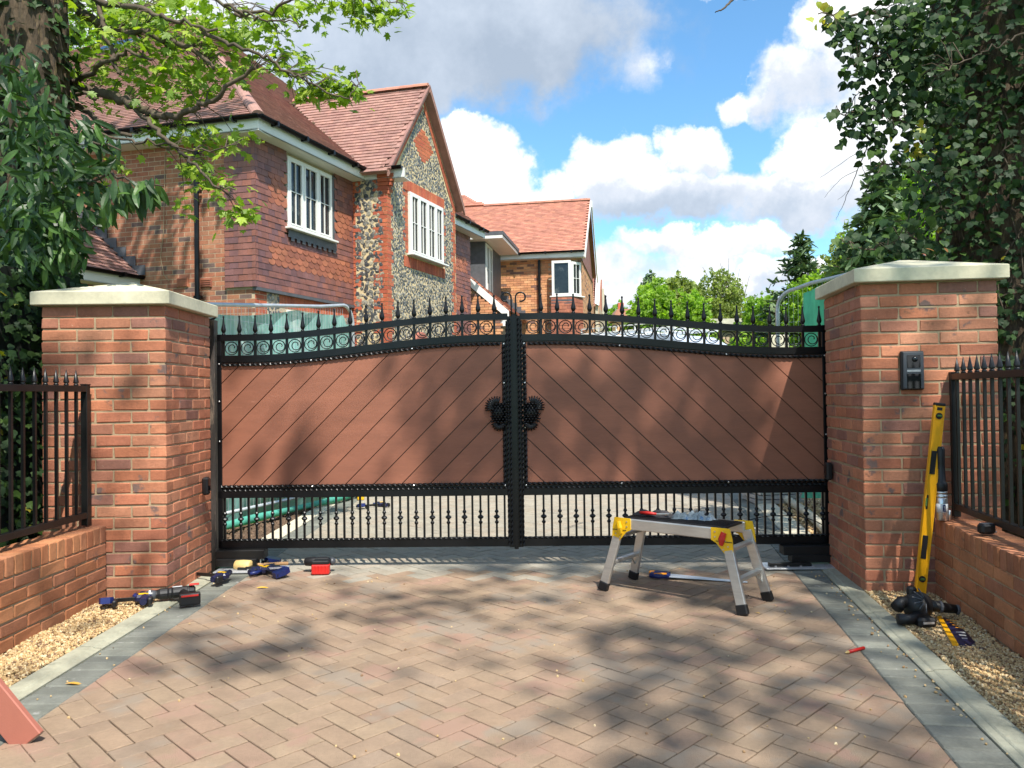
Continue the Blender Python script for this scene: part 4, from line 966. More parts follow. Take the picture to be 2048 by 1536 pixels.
b = MB(); b.add(orient([c0_-up*.25+g2*.1, c1-up*.30+g2*.1-e2*.1, Vector((c1.x-.1, c1.y+.1, 0)), Vector((c0_.x, c0_.y+.1, 0))]+[q+g2*.2 for q in (c0_-up*.25+g2*.1, c1-up*.30+g2*.1-e2*.1, Vector((c1.x-.1, c1.y+.1, 0)), Vector((c0_.x, c0_.y+.1, 0)))], [(0, 1, 2, 3), (4, 5, 6, 7), (0, 1, 5, 4), (1, 2, 6, 5), (2, 3, 7, 6), (3, 0, 4, 7)])); part('wall', b, m_hmortar, h2, world=True)
Fq = frame((c0_.x, c0_.y), e2); lb = []; xm = (c1-c0_).dot(e2)
wall_bricks(Fq, -.1, xm-.15, 0, 4.2, m_ybrick, lb, skip=[lambda x, z: z > c0_.z-.30-(x)*(c0_.z-c1.z)/xm]); pieces(h2, 'porch_brick', 'porch_brickwork', lb, 300)
# ================================================================ houses further along
h3 = thing('brick_house', 'small slice of a farther orange brick house right of the corner window', 'house', (2.95, 31, 0))
F3 = frame((2.95, 31), (.985, -.17)); lb = []
b = MB(); b.box((0, 2, 2.4), (1.2, 4, 4.8)); part('wall', b, m_hmortar, h3, F3, world=True); wall_bricks(F3, -.6, .60, 0, 4.8, m_ybrick, lb); pieces(h3, 'brick', 'brickwork', lb, 300)
lt = []; p0, p1 = F3 @ Vector((-.9, -.2, 4.8)), F3 @ Vector((.40, -.2, 4.8)); q1, q0_ = F3 @ Vector((.40, 1.8, 6.2)), F3 @ Vector((-.9, 1.8, 6.2))
roof_plane(None, h3, 'roof_deck', m_otile, lt, [p0, p1, q1, q0_]); pieces(h3, 'roof_tile', 'roof_tiling', lt, 200)
board([F3 @ Vector((.45, -.22, 4.9)), F3 @ Vector((.45, 2, 7.2))], [F3 @ Vector((.62, -.22, 4.8)), F3 @ Vector((.62, 2, 7.1))], .03, m_white, h3, 'bargeboard')
b = MB(); b.box((.52, -.05, 2.4), (.12, .1, 4.9)); part('corner_trim', b, m_conc2, h3, F3, world=True)
h4 = thing('brick_house', 'farthest sliver of orange brick house with white verge', 'house', (4.1, 38, 0)); F4 = frame((4.1, 38), (.985, -.17))
b = MB(); b.box((-.2, 2, 3.2), (1.3, 4, 6.4)); part('wall', b, m_ybrick, h4, F4, world=True)
b = MB(); b.box((-.2, -.05, 5.6), (1.25, .1, 2.6)); part('roof_slope', b, m_otile, h4, F4, world=True); b = MB(); b.box((.47, -.08, 3.2), (.10, .12, 6.5)); part('verge', b, m_conc2, h4, F4, world=True)
b = MB(); b.box((-.1, -.12, 4.25), (.5, .1, .12)); b.box((-.2, -.1, 3.2), (.35, .06, 1.3)); part('window', b, m_glassd, h4, F4, world=True)
# ================================================================ vegetation
def leaf_mesh(outline, fold=.12, curl=.1):
    """outline: list of (x, y) half widths from stem to tip -> two folded halves"""
    n = len(outline); v = []; f = []
    for i, (w_, y) in enumerate(outline):
        z = -curl*y*y; v += [(0, y, z), (w_, y*1.0, z+fold*w_), (-w_, y*1.0, z+fold*w_)]
    for i in range(n-1):
        a = i*3; b = a+3; f += [(a, a+1, b+1, b), (a, b, b+2, a+2)]
    return np.array(v, float), f
def star_leaf(rad, fold=.08, droop=.15):
    n = len(rad); v = [(0, .35, 0)]; f = []
    for i, (a, r) in enumerate(rad):
        t = math.radians(a); x, y = r*math.sin(t), .35+r*math.cos(t); v.append((x, y, fold*abs(x)-droop*(r*r)))
    for i in range(n): f.append((0, i+1, (i+1) % n+1))
    return np.array(v, float), f
MAPLE = star_leaf([(0, .65), (14, .40), (26, .42), (38, .28), (52, .60), (66, .40), (80, .38), (92, .26), (112, .46), (135, .30), (165, .34), (180, .30), (195, .34), (225, .30), (248, .46), (268, .26), (280, .38), (294, .40), (308, .60), (322, .28), (334, .42), (346, .40)], .1, .25)
IVY = star_leaf([(0, .62), (28, .36), (55, .56), (85, .36), (125, .48), (165, .36), (195, .36), (235, .48), (275, .36), (305, .56), (332, .36)], .12, .2)
HEART = star_leaf([(0, .62), (25, .42), (60, .42), (100, .46), (140, .48), (170, .36), (190, .36), (220, .48), (260, .46), (300, .42), (335, .42)], .12, .2)
LAUREL = leaf_mesh([(.0, 0), (.08, .15), (.125, .38), (.13, .58), (.095, .80), (0, 1.0)], .35, .28)
BLADE = (np.array([(-.5, 0, 0), (.5, 0, .05), (.42, .8, 0), (-.42, .9, .05), (0, 1.25, -.05)]), [(0, 1, 2, 4, 3)])
CLUMP = (np.array([(-.5,-.1,0),(.1,-.5,.1),(.5,.1,0),(.0,.5,.1),(.05,.05,.3),(-.3,.35,-.3),(.4,-.2,-.35),(.1,.1,-.1)]), [(0,1,4),(1,2,4),(2,3,7),(3,0,5),(5,6,7),(6,1,7)])
def leaf_mats(P, size, nrm, nj=.5, tip=None, tj=.5):
    """P (n,3); leaf's z axis near nrm, its y axis (tip) near tip"""
    n = len(P); N = np.asarray(nrm, float)*np.ones((n, 3))+rng.normal(0, nj, (n, 3)); N /= np.linalg.norm(N, axis=1)[:, None]
    Tt = (np.asarray(tip if tip is not None else (0, 0, -1), float)*np.ones((n, 3)))+rng.normal(0, tj, (n, 3))
    Tt -= N*(N*Tt).sum(1)[:, None]; Tt /= np.maximum(np.linalg.norm(Tt, axis=1), 1e-6)[:, None]; Xx = np.cross(Tt, N)
    s = (np.asarray(size)*np.ones(n))[:, None]; M = np.zeros((n, 4, 4)); M[:, :3, 0] = Xx*s; M[:, :3, 1] = Tt*s; M[:, :3, 2] = N*s; M[:, :3, 3] = P; M[:, 3, 3] = 1; return M
def foliage(root, name, rest, groups, limit=300):
    """groups: (template, mats, material); the largest in view as parts, the rest as one"""
    allM = np.concatenate([g_[1] for g_ in groups]); gi = np.concatenate([np.full(len(g_[1]), i) for i, g_ in enumerate(groups)])
    x, y, d = project(allM[:, :3, 3]); s = np.linalg.norm(allM[:, :3, 0], axis=1)/np.maximum(d, .1)
    on = (x > -10) & (x < 2058) & (y > -10) & (y < 1546) & (d > .2); s = np.where(on, s, -1); order = np.argsort(-s)[:limit]; order = order[s[order] > 0]
    ind = np.zeros(len(allM), bool); ind[order] = True; inv = WM[root.name].inverted(); cache = {}
    for i in order:
        t, A, m = groups[gi[i]]; k = (id(t[0]), m.name)
        if k not in cache: cache[k] = mk(name, t[0], t[1], m)
        o = bpy.data.objects.new(name, cache[k]); COL.objects.link(o); o.parent = root; o.matrix_parent_inverse = inv; o.matrix_basis = Matrix(allM[i].tolist())
    me = joined(rest, [(g_[0], allM[(gi == i) & ~ind], g_[2]) for i, g_ in enumerate(groups)], None)
    if me: o = link(rest, me, root, Matrix.Identity(4), True); o['kind'] = 'stuff'
def curve(pts, n=6):
    P = [Vector(p) for p in pts]; out = []
    for i in range(len(P)-1):
        a, b, c, d = P[max(i-1, 0)], P[i], P[i+1], P[min(i+2, len(P)-1)]
        for k in range(n):
            t = k/n; out.append(.5*((2*b)+(c-a)*t+(2*a-5*b+4*c-d)*t*t+(3*b-a-3*c+d)*t*t*t))
    out.append(P[-1]); return out
def branch(root, pts, r0, r1, name='branch', m=None, wob=.012):
    c = curve(pts); n = len(c); c = [p+Vector(rng.normal(0, wob, 3)) for p in c]
    b = MB(); b.tube(c, [r0+(r1-r0)*i/(n-1) for i in range(n)], 7); return part(name, b, m or m_branch, root, world=True, smooth=True), c
def trunk(root, pts, r, m=None, nseg=24, ns=72, name='trunk', rough=.07):
    c = curve(pts, 26); n = len(c); b = MB(); rr = [r[0]+(r[1]-r[0])*i/(n-1) for i in range(n)]; b.tube(c, rr, ns)
    cc = np.array([tuple(p) for p in c])
    for i, p in enumerate(b.v):
        k = min(i//ns, n-1); d = p-c[k]; a = math.atan2(d.y, d.x)
        z_ = c[k].z; f1 = abs(math.sin(a*11+1.3*math.sin(z_*2.3)+.6*math.sin(z_*9+a*3))); f2 = abs(math.sin(a*23+2*math.sin(z_*5.1+a))); b.v[i] = c[k]+d*(1+rough*.5*math.sin(a*3+z_)+rough*.9*f1+rough*.5*f2+rough*.35*random.random())
    return part(name, b, m or m_bark, root, world=True, smooth=False)
# ---- left maple: trunk, limbs, bright leaves
tl = thing('maple_tree', 'big tree at the left edge with bright green lobed leaves over the near house', 'tree', (-4.05, 6.6, 0))
trunk(tl, [(-4.25, 6.7, -.1), (-4.2, 6.7, 1.5), (-4.13, 6.6, 3.2), (-4.10, 6.5, 5.0), (-4.35, 6.4, 8)], (.34, .24))
BR = []
FAR = lambda d: 6.05+(d-4.4)*.75
def br(pts, r0, r1):
    o, c = branch(tl, [D(p[0], p[1], FAR(p[2])-.35) for p in pts], r0*1.2, r1*1.2); BR.append(c)
br([(118, -30, 6.4), (150, 10, 6.2), (180, 38, 6.0), (225, 58, 5.8), (300, 70, 5.4), (380, 95, 5.2), (430, 140, 5.0)], .045, .010)
br([(160, -20, 6.0), (215, 5, 5.6), (280, 18, 5.2), (340, 36, 5.0), (430, 60, 4.8)], .028, .008)
br([(80, 100, 6.3), (112, 145, 6.0), (140, 175, 5.9), (190, 198, 5.6)], .030, .012)
br([(110, 130, 6.3), (150, 167, 6.0), (219, 188, 5.7), (273, 212, 5.5), (308, 228, 5.4), (349, 232, 5.3), (393, 212, 5.2), (441, 188, 5.1), (509, 133, 5.0)], .042, .012)
br([(100, 180, 6.2), (150, 210, 6.0), (200, 245, 5.7), (255, 272, 5.5)], .032, .014)
br([(273, 216, 5.5), (308, 256, 5.3), (345, 290, 5.2), (376, 318, 5.1), (400, 340, 5.0), (430, 370, 4.9), (470, 378, 4.9)], .018, .005)
br([(135, 168, 6.0), (180, 145, 5.7), (222, 116, 5.4), (262, 106, 5.3), (300, 120, 5.2)], .022, .008)
br([(190, -10, 5.8), (208, 50, 5.6), (222, 100, 5.5), (226, 130, 5.4), (240, 148, 5.4)], .020, .010)
br([(420, -10, 4.9), (470, 18, 4.8), (512, 34, 4.7), (560, 46, 4.7), (612, 54, 4.6)], .012, .003)
br([(400, 60, 4.9), (460, 90, 4.8), (520, 112, 4.7), (570, 140, 4.7), (620, 165, 4.6), (690, 195, 4.6), (720, 165, 4.6)], .014, .003)
br([(470, 30, 4.8), (540, 20, 4.7), (620, -10, 4.6), (700, -20, 4.6), (790, 10, 4.6)], .012, .003)
br([(150, 250, 5.9), (230, 275, 5.5), (300, 285, 5.3), (400, 300, 5.1), (480, 285, 5.0)], .012, .003)
def cloud(specs, dens, sz, jit=.05):
    """specs: (px, py, rx, ry, d0, d1, n) clusters in front of the camera at real distances"""
    P = []; 
    for px, py, rx, ry, d0, d1, n in specs:
        k = 0
        while k < int(n*dens):
            u, v = random.gauss(0, .52), random.gauss(0, .52)
            if u*u+v*v > 1.1: continue
            P.append(D(px+u*rx, py+v*ry, random.uniform(d0, d1))+Vector(rng.normal(0, jit, 3))); k += 1
    return np.array([tuple(p) for p in P])
spec = [(330, 60, 130, 60, 4.6, 5.8, 150), (400, 140, 120, 60, 4.6, 5.6, 150), (260, 130, 100, 70, 5.0, 6.0, 110), (470, 60, 90, 60, 4.5, 5.2, 110), (350, 185, 90, 40, 4.8, 5.6, 45),
        (580, 130, 60, 40, 4.5, 4.9, 44), (650, 175, 62, 30, 4.5, 4.8, 50), (700, 175, 28, 24, 4.5, 4.7, 20), (620, 190, 40, 20, 4.5, 4.8, 18), (560, 40, 60, 30, 4.5, 4.9, 34), (660, 8, 90, 26, 4.4, 4.8, 46),
        (740, 22, 62, 30, 4.4, 4.7, 54), (790, 30, 24, 26, 4.4, 4.6, 14), (330, 265, 70, 28, 5.0, 5.4, 44), (440, 275, 66, 22, 4.8, 5.1, 40), (390, 330, 40, 50, 4.9, 5.2, 30), (425, 365, 36, 36, 4.8, 5.0, 26),
        (480, 425, 30, 16, 4.8, 5.0, 16), (470, 400, 20, 24, 4.8, 5.0, 6), (235, 320, 50, 16, 5.2, 5.6, 16), (370, 410, 18, 14, 5.0, 5.2, 6), (180, 40, 80, 50, 5.4, 6.2, 60), (200, 180, 80, 50, 5.5, 6.2, 50), (300, 10, 150, 40, 4.8, 5.8, 100), (160,100,50,70,5.5,6.2,40), (215,400,30,30,5.3,5.6,10)]
P = cloud([(a, b, c, d, FAR(e), FAR(f), n) for a, b, c, d, e, f, n in spec], 1.85, .1)
A1 = leaf_mats(P, rng.uniform(.06, .12, len(P)), (.1, -.45, .75), .45, (.25, -.2, -.75), .6)
foliage(tl, 'leaf', 'crown', [(MAPLE, A1, m_maple)], 300)
# twigs between leaves
tw = MB()
for i in range(0, len(P), 7):
    p = Vector(P[i]); c = min((q for cc in BR for q in cc), key=lambda q: (q-p).length)
    if (c-p).length < .9: mid = c.lerp(p, .5)+Vector((0, 0, .05)); tw.tube([c, mid, p], [.005, .0035, .002], 4, cap=False)
o = link('twigs', tw.mesh('twigs', m_branch), tl, Matrix.Identity(4), True); o['kind'] = 'stuff'
# unseen upper crown of the same tree, added to shade the house side wall
PU = np.column_stack([rng.uniform(-7.6, -3.2, 2300), rng.uniform(7.0, 10.0, 2300), rng.uniform(9.3, 10.8, 2300)])
PU = PU[(np.sin(PU[:, 0]*2.3)+np.sin(PU[:, 1]*3.1+PU[:, 0])) > -1.1]
o = link('upper_shade_crown', joined('upper_shade_crown', [(MAPLE, leaf_mats(PU, rng.uniform(.12, .22, len(PU)), (0, 0, 1), .5, (0, 0, 0), 1.0), m_maple)], None), tl, Matrix.Identity(4), True); o['kind'] = 'stuff'
for k in range(6):
    q = Vector(PU[random.randrange(len(PU))]); s_ = Vector((-4.3, 6.4, 7.9)); branch(tl, [s_, s_.lerp(q, .5)+Vector((0, 0, .5)), q], .06, .015, name='limb')
# ivy on its trunk
def ft():
    a = random.uniform(-.4, math.pi+.4); r = .33+random.uniform(0, .09); z = 1.2+5.5*random.random()**1.1; return (-4.15+r*math.cos(a), 6.6-r*math.sin(a), z)
PT = np.array([ft() for _ in range(2600)]); nT = PT-np.array([-4.15, 6.6, 0])*np.array([1, 1, 0]); nT[:, 2] = .3
IVT = leaf_mats(PT, rng.uniform(.05, .09, len(PT)), nT/np.linalg.norm(nT, axis=1)[:, None], .4, (0, 0, -1), .5)
ivt = thing('trunk_ivy', 'ivy climbing the bark of the big left tree', 'ivy', (-4.15, 6.25, 0))
# ---- cherry laurel in front of the maple trunk
cl = thing('laurel_bush', 'glossy dark laurel bush with long leaves below the big tree at left', 'bush', (-3.7, 5.8, 0))
LB = []
for pts, r0 in (([(60, 600, 5.9), (60, 400, 5.7), (80, 250, 5.6), (60, 130, 5.6)], .03), ([(90, 560, 5.9), (120, 420, 5.5), (190, 360, 5.2), (250, 355, 5.0), (320, 375, 4.9)], .016), ([(60, 500, 5.8), (100, 330, 5.4), (180, 290, 5.2), (235, 300, 5.1)], .016), ([(40, 560, 5.8), (130, 480, 5.4), (200, 450, 5.2)], .014), ([(40, 400, 5.8), (20, 200, 5.6), (40, 60, 5.6)], .02)):
    o, c = branch(cl, [D(*p) for p in pts], r0, .005); LB.append(c)
sp2 = [(60, 250, 70, 90, 5.0, 5.8, 90), (60, 420, 80, 110, 4.9, 5.8, 190), (150, 330, 70, 60, 4.9, 5.5, 90), (95, 450, 65, 70, 4.9, 5.5, 110), (40, 150, 50, 60, 5.2, 5.8, 34), (180, 280, 50, 30, 5.0, 5.4, 30), (140, 490, 36, 30, 5.0, 5.5, 18), (60, 540, 70, 40, 5.1, 5.7, 70), (170, 400, 44, 34, 4.9, 5.3, 26)]
P2_ = cloud(sp2, 1.55, .1); A2_ = leaf_mats(P2_, rng.uniform(.10, .17, len(P2_)), (.25, -.8, .45), .5, (.3, -.3, -.75), .55)
sp3 = [(245, 385, 26, 8, 4.9, 5.0, 9), (290, 372, 40, 8, 4.85, 4.95, 12), (225, 410, 14, 10, 4.9, 5.0, 4), (265, 365, 40, 6, 4.9, 5.0, 6)]
P3_ = cloud(sp3, 1.6, .1, .02); A3_ = leaf_mats(P3_, rng.uniform(.14, .18, len(P3_)), (.3, -.9, .3), .35, (.25, 0, -1), .25)
m_laurelS = m_laurel
foliage(cl, 'leaf', 'foliage', [(LAUREL, np.concatenate([A2_, A3_]), m_laurelS)], 300)
# orange leaf among them
# ---- ivy hedge behind the left railing
def ivy_sheet(root, n, fn, size, nrm, yell=.0, tmpl=(IVY, HEART), limit=300, name='leaf', rest='foliage', mm=None):
    P = np.array([fn() for _ in range(n)]); A = leaf_mats(P, rng.uniform(size[0], size[1], n), nrm, .45, (0, 0, -1), .5)
    k = int(n*yell); h_ = (n-k)//2
    foliage(root, name, rest, [(tmpl[0], A[:h_], mm or m_ivy), (tmpl[1], A[h_:n-k], mm or m_ivy)]+([(tmpl[0], A[n-k:], m_ivyY)] if k else []), limit)
hd = thing('ivy_hedge', 'dark ivy hedge behind the railing at left', 'hedge', (-3.5, 4.5, 0))
b = MB()
b.add(orient([(-3.35, 1.5, 0), (-3.25, 5.8, 0), (-5.5, 7.6, 0), (-6.0, 1.5, 0), (-3.4, 1.5, 2.0), (-3.30, 5.8, 2.2), (-5.3, 7.4, 2.4), (-6, 1.5, 2.3)], [(0, 1, 2, 3), (4, 5, 6, 7), (0, 1, 5, 4), (1, 2, 6, 5), (2, 3, 7, 6), (3, 0, 4, 7)])); part('dark_backing', b, mat('hedge_core', [(.010, .014, .008)], 1), hd, world=True)  # near-black block stands in for the shade deep inside the hedge
def fh():
    y = random.uniform(2.2, 5.9); return (-3.30+.02*(y-4)+random.uniform(-.06, .12), y, random.uniform(0, 2.15))
ivy_sheet(hd, 5200, fh, (.04, .07), (1, -.6, .35), .02)
def fh2():
    t = random.random(); return (-3.25-2.1*t+random.uniform(-.1, .1), 5.75+1.7*t+random.uniform(-.2, .1), random.uniform(.6, 2.6))
ivy_sheet(hd, 1400, fh2, (.06, .09), (.3, -1, .35), .01, limit=0, rest='rear_foliage')
foliage(ivt, 'leaf', 'ivy_growth', [(IVY, IVT[:1300], m_ivy), (HEART, IVT[1300:], m_ivy)], 150)
# ---- the ivy clad tree at the right
tr = thing('ivy_tree', 'thick ivy covered tree trunk rising behind the right pillar', 'tree', (4.15, 6.4, 0))
trunk(tr, [(4.10, 6.4, -.1), (4.12, 6.4, 2), (4.10, 6.4, 4), (4.05, 6.3, 6.5), (3.9, 6.2, 9)], (.50, .40))
RB = []
for pts, r0 in (([(1900, 90, 6.0), (1830, 60, 5.9), (1760, 30, 5.7), (1700, 28, 5.6), (1640, 32, 5.5)], .022), ([(1900, 260, 6.0), (1840, 180, 5.9), (1780, 110, 5.7), (1730, 120, 5.6), (1690, 130, 5.6)], .018), ([(1890, 350, 6.0), (1820, 250, 5.8), (1750, 230, 5.7), (1680, 225, 5.6)], .016), ([(1900, 440, 6.0), (1830, 340, 5.8), (1770, 330, 5.7)], .012), ([(1900, 520, 6.0), (1820, 480, 5.8), (1760, 500, 5.7), (1680, 480, 5.6)], .012),
                ([(2060, 60, 5.4), (2000, 90, 5.4), (1950, 110, 5.4), (1890, 140, 5.4)], .008)):
    o, c = branch(tr, [D(*p) for p in pts], r0, .004); RB.append(c)
def fi():
    t = random.random(); a = random.uniform(-.25, math.pi+.5); r = .50+random.uniform(.0, .16)+.06*math.sin(t*31)
    z = 1.2+t*6.2 if random.random() < .93 else random.uniform(0, 1.6); return (4.10+r*math.cos(a), 6.38-r*math.sin(a), z)
P = np.array([fi() for _ in range(9000)]); nr = P-np.array([4.10, 6.38, 0])*np.array([1, 1, 0]); nr[:, 2] = .35
A = leaf_mats(P, rng.uniform(.038, .078, len(P)), nr/np.linalg.norm(nr, axis=1)[:, None], .35, (0, 0, -1), .45)
spR = [(1800, 60, 90, 80, 5.4, 6.0, 190), (1700, 60, 50, 26, 5.4, 5.7, 40), (1672, 50, 20, 20, 5.5, 5.6, 10), (1740, 128, 60, 36, 5.4, 5.8, 56), (1775, 200, 60, 60, 5.4, 5.9, 80), (1712, 225, 32, 28, 5.5, 5.7, 28), (1745, 265, 40, 28, 5.5, 5.8, 30), (1850, 60, 80, 80, 5.5, 6.1, 150), (1840, 180, 70, 90, 5.5, 6.1, 150),
       (1790, 330, 50, 30, 5.5, 5.9, 44), (1845, 390, 36, 90, 5.5, 6.1, 50), (1790, 480, 60, 40, 5.5, 6.0, 40), (1700, 490, 30, 24, 5.5, 5.8, 22), (1850, 505, 50, 30, 5.6, 6.1, 50), (1900, 250, 60, 250, 5.6, 6.0, 200), (1830, 290, 40, 50, 5.6, 6.0, 30), (1650, 28, 16, 22, 5.5, 5.6, 7)]
PR = cloud(spR, 1.9, .1); AR = leaf_mats(PR, rng.uniform(.042, .082, len(PR)), (-.3, -.8, .4), .5, (0, -.1, -1), .4)
k = int(len(AR)*.02); 
foliage(tr, 'leaf', 'ivy_growth', [(IVY, A[:4500], m_ivy), (HEART, A[4500:8850], m_ivy), (IVY, A[8850:], m_ivyY), (HEART, AR[:-k], m_ivy), (HEART, AR[-k:], m_ivyY)], 300)
tw = MB()
for i in range(120):
    a = random.uniform(0, math.pi); z = random.uniform(.3, 7); r = .54; pts = []
    for k in range(6): a += random.gauss(0, .10); z += random.uniform(.02, .16); pts.append((4.10+r*math.cos(a), 6.38-r*math.sin(a), z))
    tw.tube(pts, .006, 4, cap=False)
for i in range(0, len(PR), 9):
    p = Vector(PR[i]); c = min((q for cc in RB for q in cc), key=lambda q: (q-p).length)
    if (c-p).length < .8: tw.tube([c, c.lerp(p, .5)+Vector((0, 0, .04)), p], [.004, .003, .002], 4, cap=False)
o = link('ivy_stems', tw.mesh('ivy_stems', m_branch), tr, Matrix.Identity(4), True); o['kind'] = 'stuff'
hd2 = thing('ivy_hedge', 'dark undergrowth with ivy behind the railing at right', 'hedge', (4.0, 4.5, 0))
b = MB(); b.add(orient([(3.45, 1.5, 0), (3.75, 5.2, 0), (6.2, 7.6, 0), (6.5, 1.5, 0), (3.5, 1.5, 1.3), (3.80, 5.2, 1.3), (6.2, 7.6, 1.6), (6.5, 1.5, 1.5)], [(0, 1, 2, 3), (4, 5, 6, 7), (0, 1, 5, 4), (1, 2, 6, 5), (2, 3, 7, 6), (3, 0, 4, 7)])); part('dark_backing', b, MATS['hedge_core'], hd2, world=True)  # another near-black block, its colour replacing shade behind the leaves
def fr_():
    y = random.uniform(2.2, 5.3); return (3.42+.08*(y-1.5)+random.uniform(-.12, .05), y, random.uniform(0, 1.45))
ivy_sheet(hd2, 1500, fr_, (.05, .08), (-1, -.6, .35), .02, limit=200)
# two cut twigs that hang into the sky
bt = thing('bare_twig', 'bare leafless twig against the clouds left of the ivy tree', 'twig', D(1740, 300, 7.5))
for pts, r0 in (([(1745, 270, 7.5), (1715, 340, 7.5), (1690, 400, 7.5), (1672, 440, 7.5)], .006), ([(1735, 290, 7.5), (1700, 315, 7.5), (1640, 355, 7.4)], .0035), ([(1715, 340, 7.5), (1680, 360, 7.5), (1648, 395, 7.4)], .003), ([(1742, 300, 7.5), (1738, 370, 7.5), (1715, 420, 7.5)], .003), ([(1700, 380, 7.5), (1675, 400, 7.5)], .002), ([(1722, 330, 7.5), (1740, 360, 7.4), (1752, 345, 7.4)], .0025)):
    branch(bt, [D(*p) for p in pts], r0, .0012, wob=.003)
b2 = thing('bare_twig', 'dark twig tip entering at the top of the sky', 'twig', D(1450, 10, 5)); branch(b2, [D(1510, -40, 5.2), D(1470, -5, 5.1), D(1448, 16, 5.0), D(1431, 25, 5)], .012, .003, wob=.002)
branch(b2, [D(1470, -5, 5.1), D(1500, -2, 5.0), D(1520, -8, 5)], .008, .003, wob=.002)
# ---- trees beyond the gate
def ell_crown(root, clusters, n, size, m, tmpl=CLUMP, limit=0, hollow=.55, gaps=True):
    P = []
    W_ = np.array([c[3]*c[4]*c[5] for c in clusters])**(2/3); W_ /= W_.sum()
    for c, w_ in zip(clusters, W_):
        k = int(n*w_); q = rng.normal(size=(k, 3)); q /= np.linalg.norm(q, axis=1)[:, None]
        lump = 1+.16*np.sin(q[:, 0]*7+c[0]*3)*np.cos(q[:, 2]*8+c[1])+.10*np.sin(q[:, 1]*15+q[:, 2]*13)
        r = (hollow+(1-hollow)*rng.random(k)**.6)*lump; P.append(q*r[:, None]*np.array(c[3:6])+np.array(c[:3]))
    P = np.concatenate(P); A = rmats(P, rng.uniform(size[0], size[1], (len(P), 1))*np.ones((len(P), 3)))
    me = joined('crown', [(tmpl, A, m)], m); o = link('crown', me, root, Matrix.Identity(4), True); o['kind'] = 'stuff'; return P
def btree(name, label, px, py_top, w, d, m, size, n, base=0, cl=5, seed=0, twigs=0):
    random.seed(seed); x = D(px, 700, d).x; top = D(px, py_top, d).z; W_ = w*d/FPX/2*1.15; cl += 2; n = int(n*1.7); size = (size[0]*.8, size[1]*.8)
    rt = thing(name, label, 'tree', (x, d, 0)); H = top-base; C = []
    for i in range(cl):
        t = (i+.5)/cl; zz = base+H*(.30+.52*t); rr = W_*(1.15-.5*abs(t-.25)); C.append((x+random.uniform(-.5, .5)*W_*(1.1-t*.6), d+random.uniform(-.3, .3)*W_, zz, rr*random.uniform(.65, .9), rr*.8, H*random.uniform(.20, .28)))
    C.append((x+random.uniform(-.1, .1)*W_, d, base+H*.84, W_*.45, W_*.45, H*.15))
    ell_crown(rt, C, n, size, m)
    b = MB(); b.tube([(x, d, 0), (x+.1, d, base+H*.35), (x-.1, d, base+H*.75)], [.22, .15, .05], 8); part('trunk', b, m_branch, rt, world=True)
    for k in range(twigs):
        a = random.uniform(-.6, .6); p0 = Vector((x+random.uniform(-.3, .3)*W_, d-.2, base+H*random.uniform(.4, .75))); p1 = p0+Vector((a*W_*.9, random.uniform(-.3, .3), H*random.uniform(.25, .40))); bb = MB(); bb.tube([p0, p0.lerp(p1, .5)+Vector((.1, 0, 0)), p1], [.035, .022, .008], 4); part('limb', bb, m_branch, rt, world=True)
    return rt
gx = 'trees in a row beyond the garden'
btree('broadleaf_tree', 'bright yellow green round tree nearest the far houses', 1308, 568, 120, 40, m_tr1, (.28, .5), 3200, -.5, 6, 3)
btree('broadleaf_tree', 'olive green tree rising behind the bright round tree', 1350, 556, 130, 46, m_tr2, (.35, .6), 2600, 0, 6, 4)
btree('pine_tree', 'small dark pine top above the trees near the far houses', 1302, 540, 40, 50, m_con, (.3, .5), 500, 2, 4, 5)
btree('broadleaf_tree', 'thin leaved tree with bare upright twigs in the middle of the row', 1450, 538, 120, 42, m_tr2, (.22, .36), 2600, 0, 6, 6, twigs=26)
btree('broadleaf_tree', 'low lime green tree between the twiggy tree and the spruce', 1545, 592, 130, 38, m_tr1, (.26, .44), 2600, -.5, 6, 7)
btree('broadleaf_tree', 'lime green tree low between the round tree and twiggy tree', 1395, 590, 100, 39, m_tr1, (.26, .44), 2000, -.5, 5, 8)
btree('broadleaf_tree', 'fresh green tree beside the right pillar cap under the spruce', 1640, 545, 130, 32, m_tr1, (.24, .40), 3200, -.3, 6, 9)
btree('broadleaf_tree', 'pale grey green tree half behind the right pillar cap', 1705, 470, 110, 30, m_tr2, (.2, .36), 3200, 0, 6, 10, twigs=8)
btree('broadleaf_tree', 'tall sunlit tree showing through the ivy left of its trunk', 1820, 330, 190, 24, m_tr1, (.14, .28), 6500, 0, 8, 12)
btree('broadleaf_tree', 'distant lime tree just right of the far houses', 1230, 612, 70, 60, m_tr1, (.4, .7), 900, 0, 4, 13)
btree('broadleaf_tree', 'big bright tree behind the near house roof at left', 260, 5, 420, 27, m_tr1, (.18, .40), 9000, 4, 10, 14)
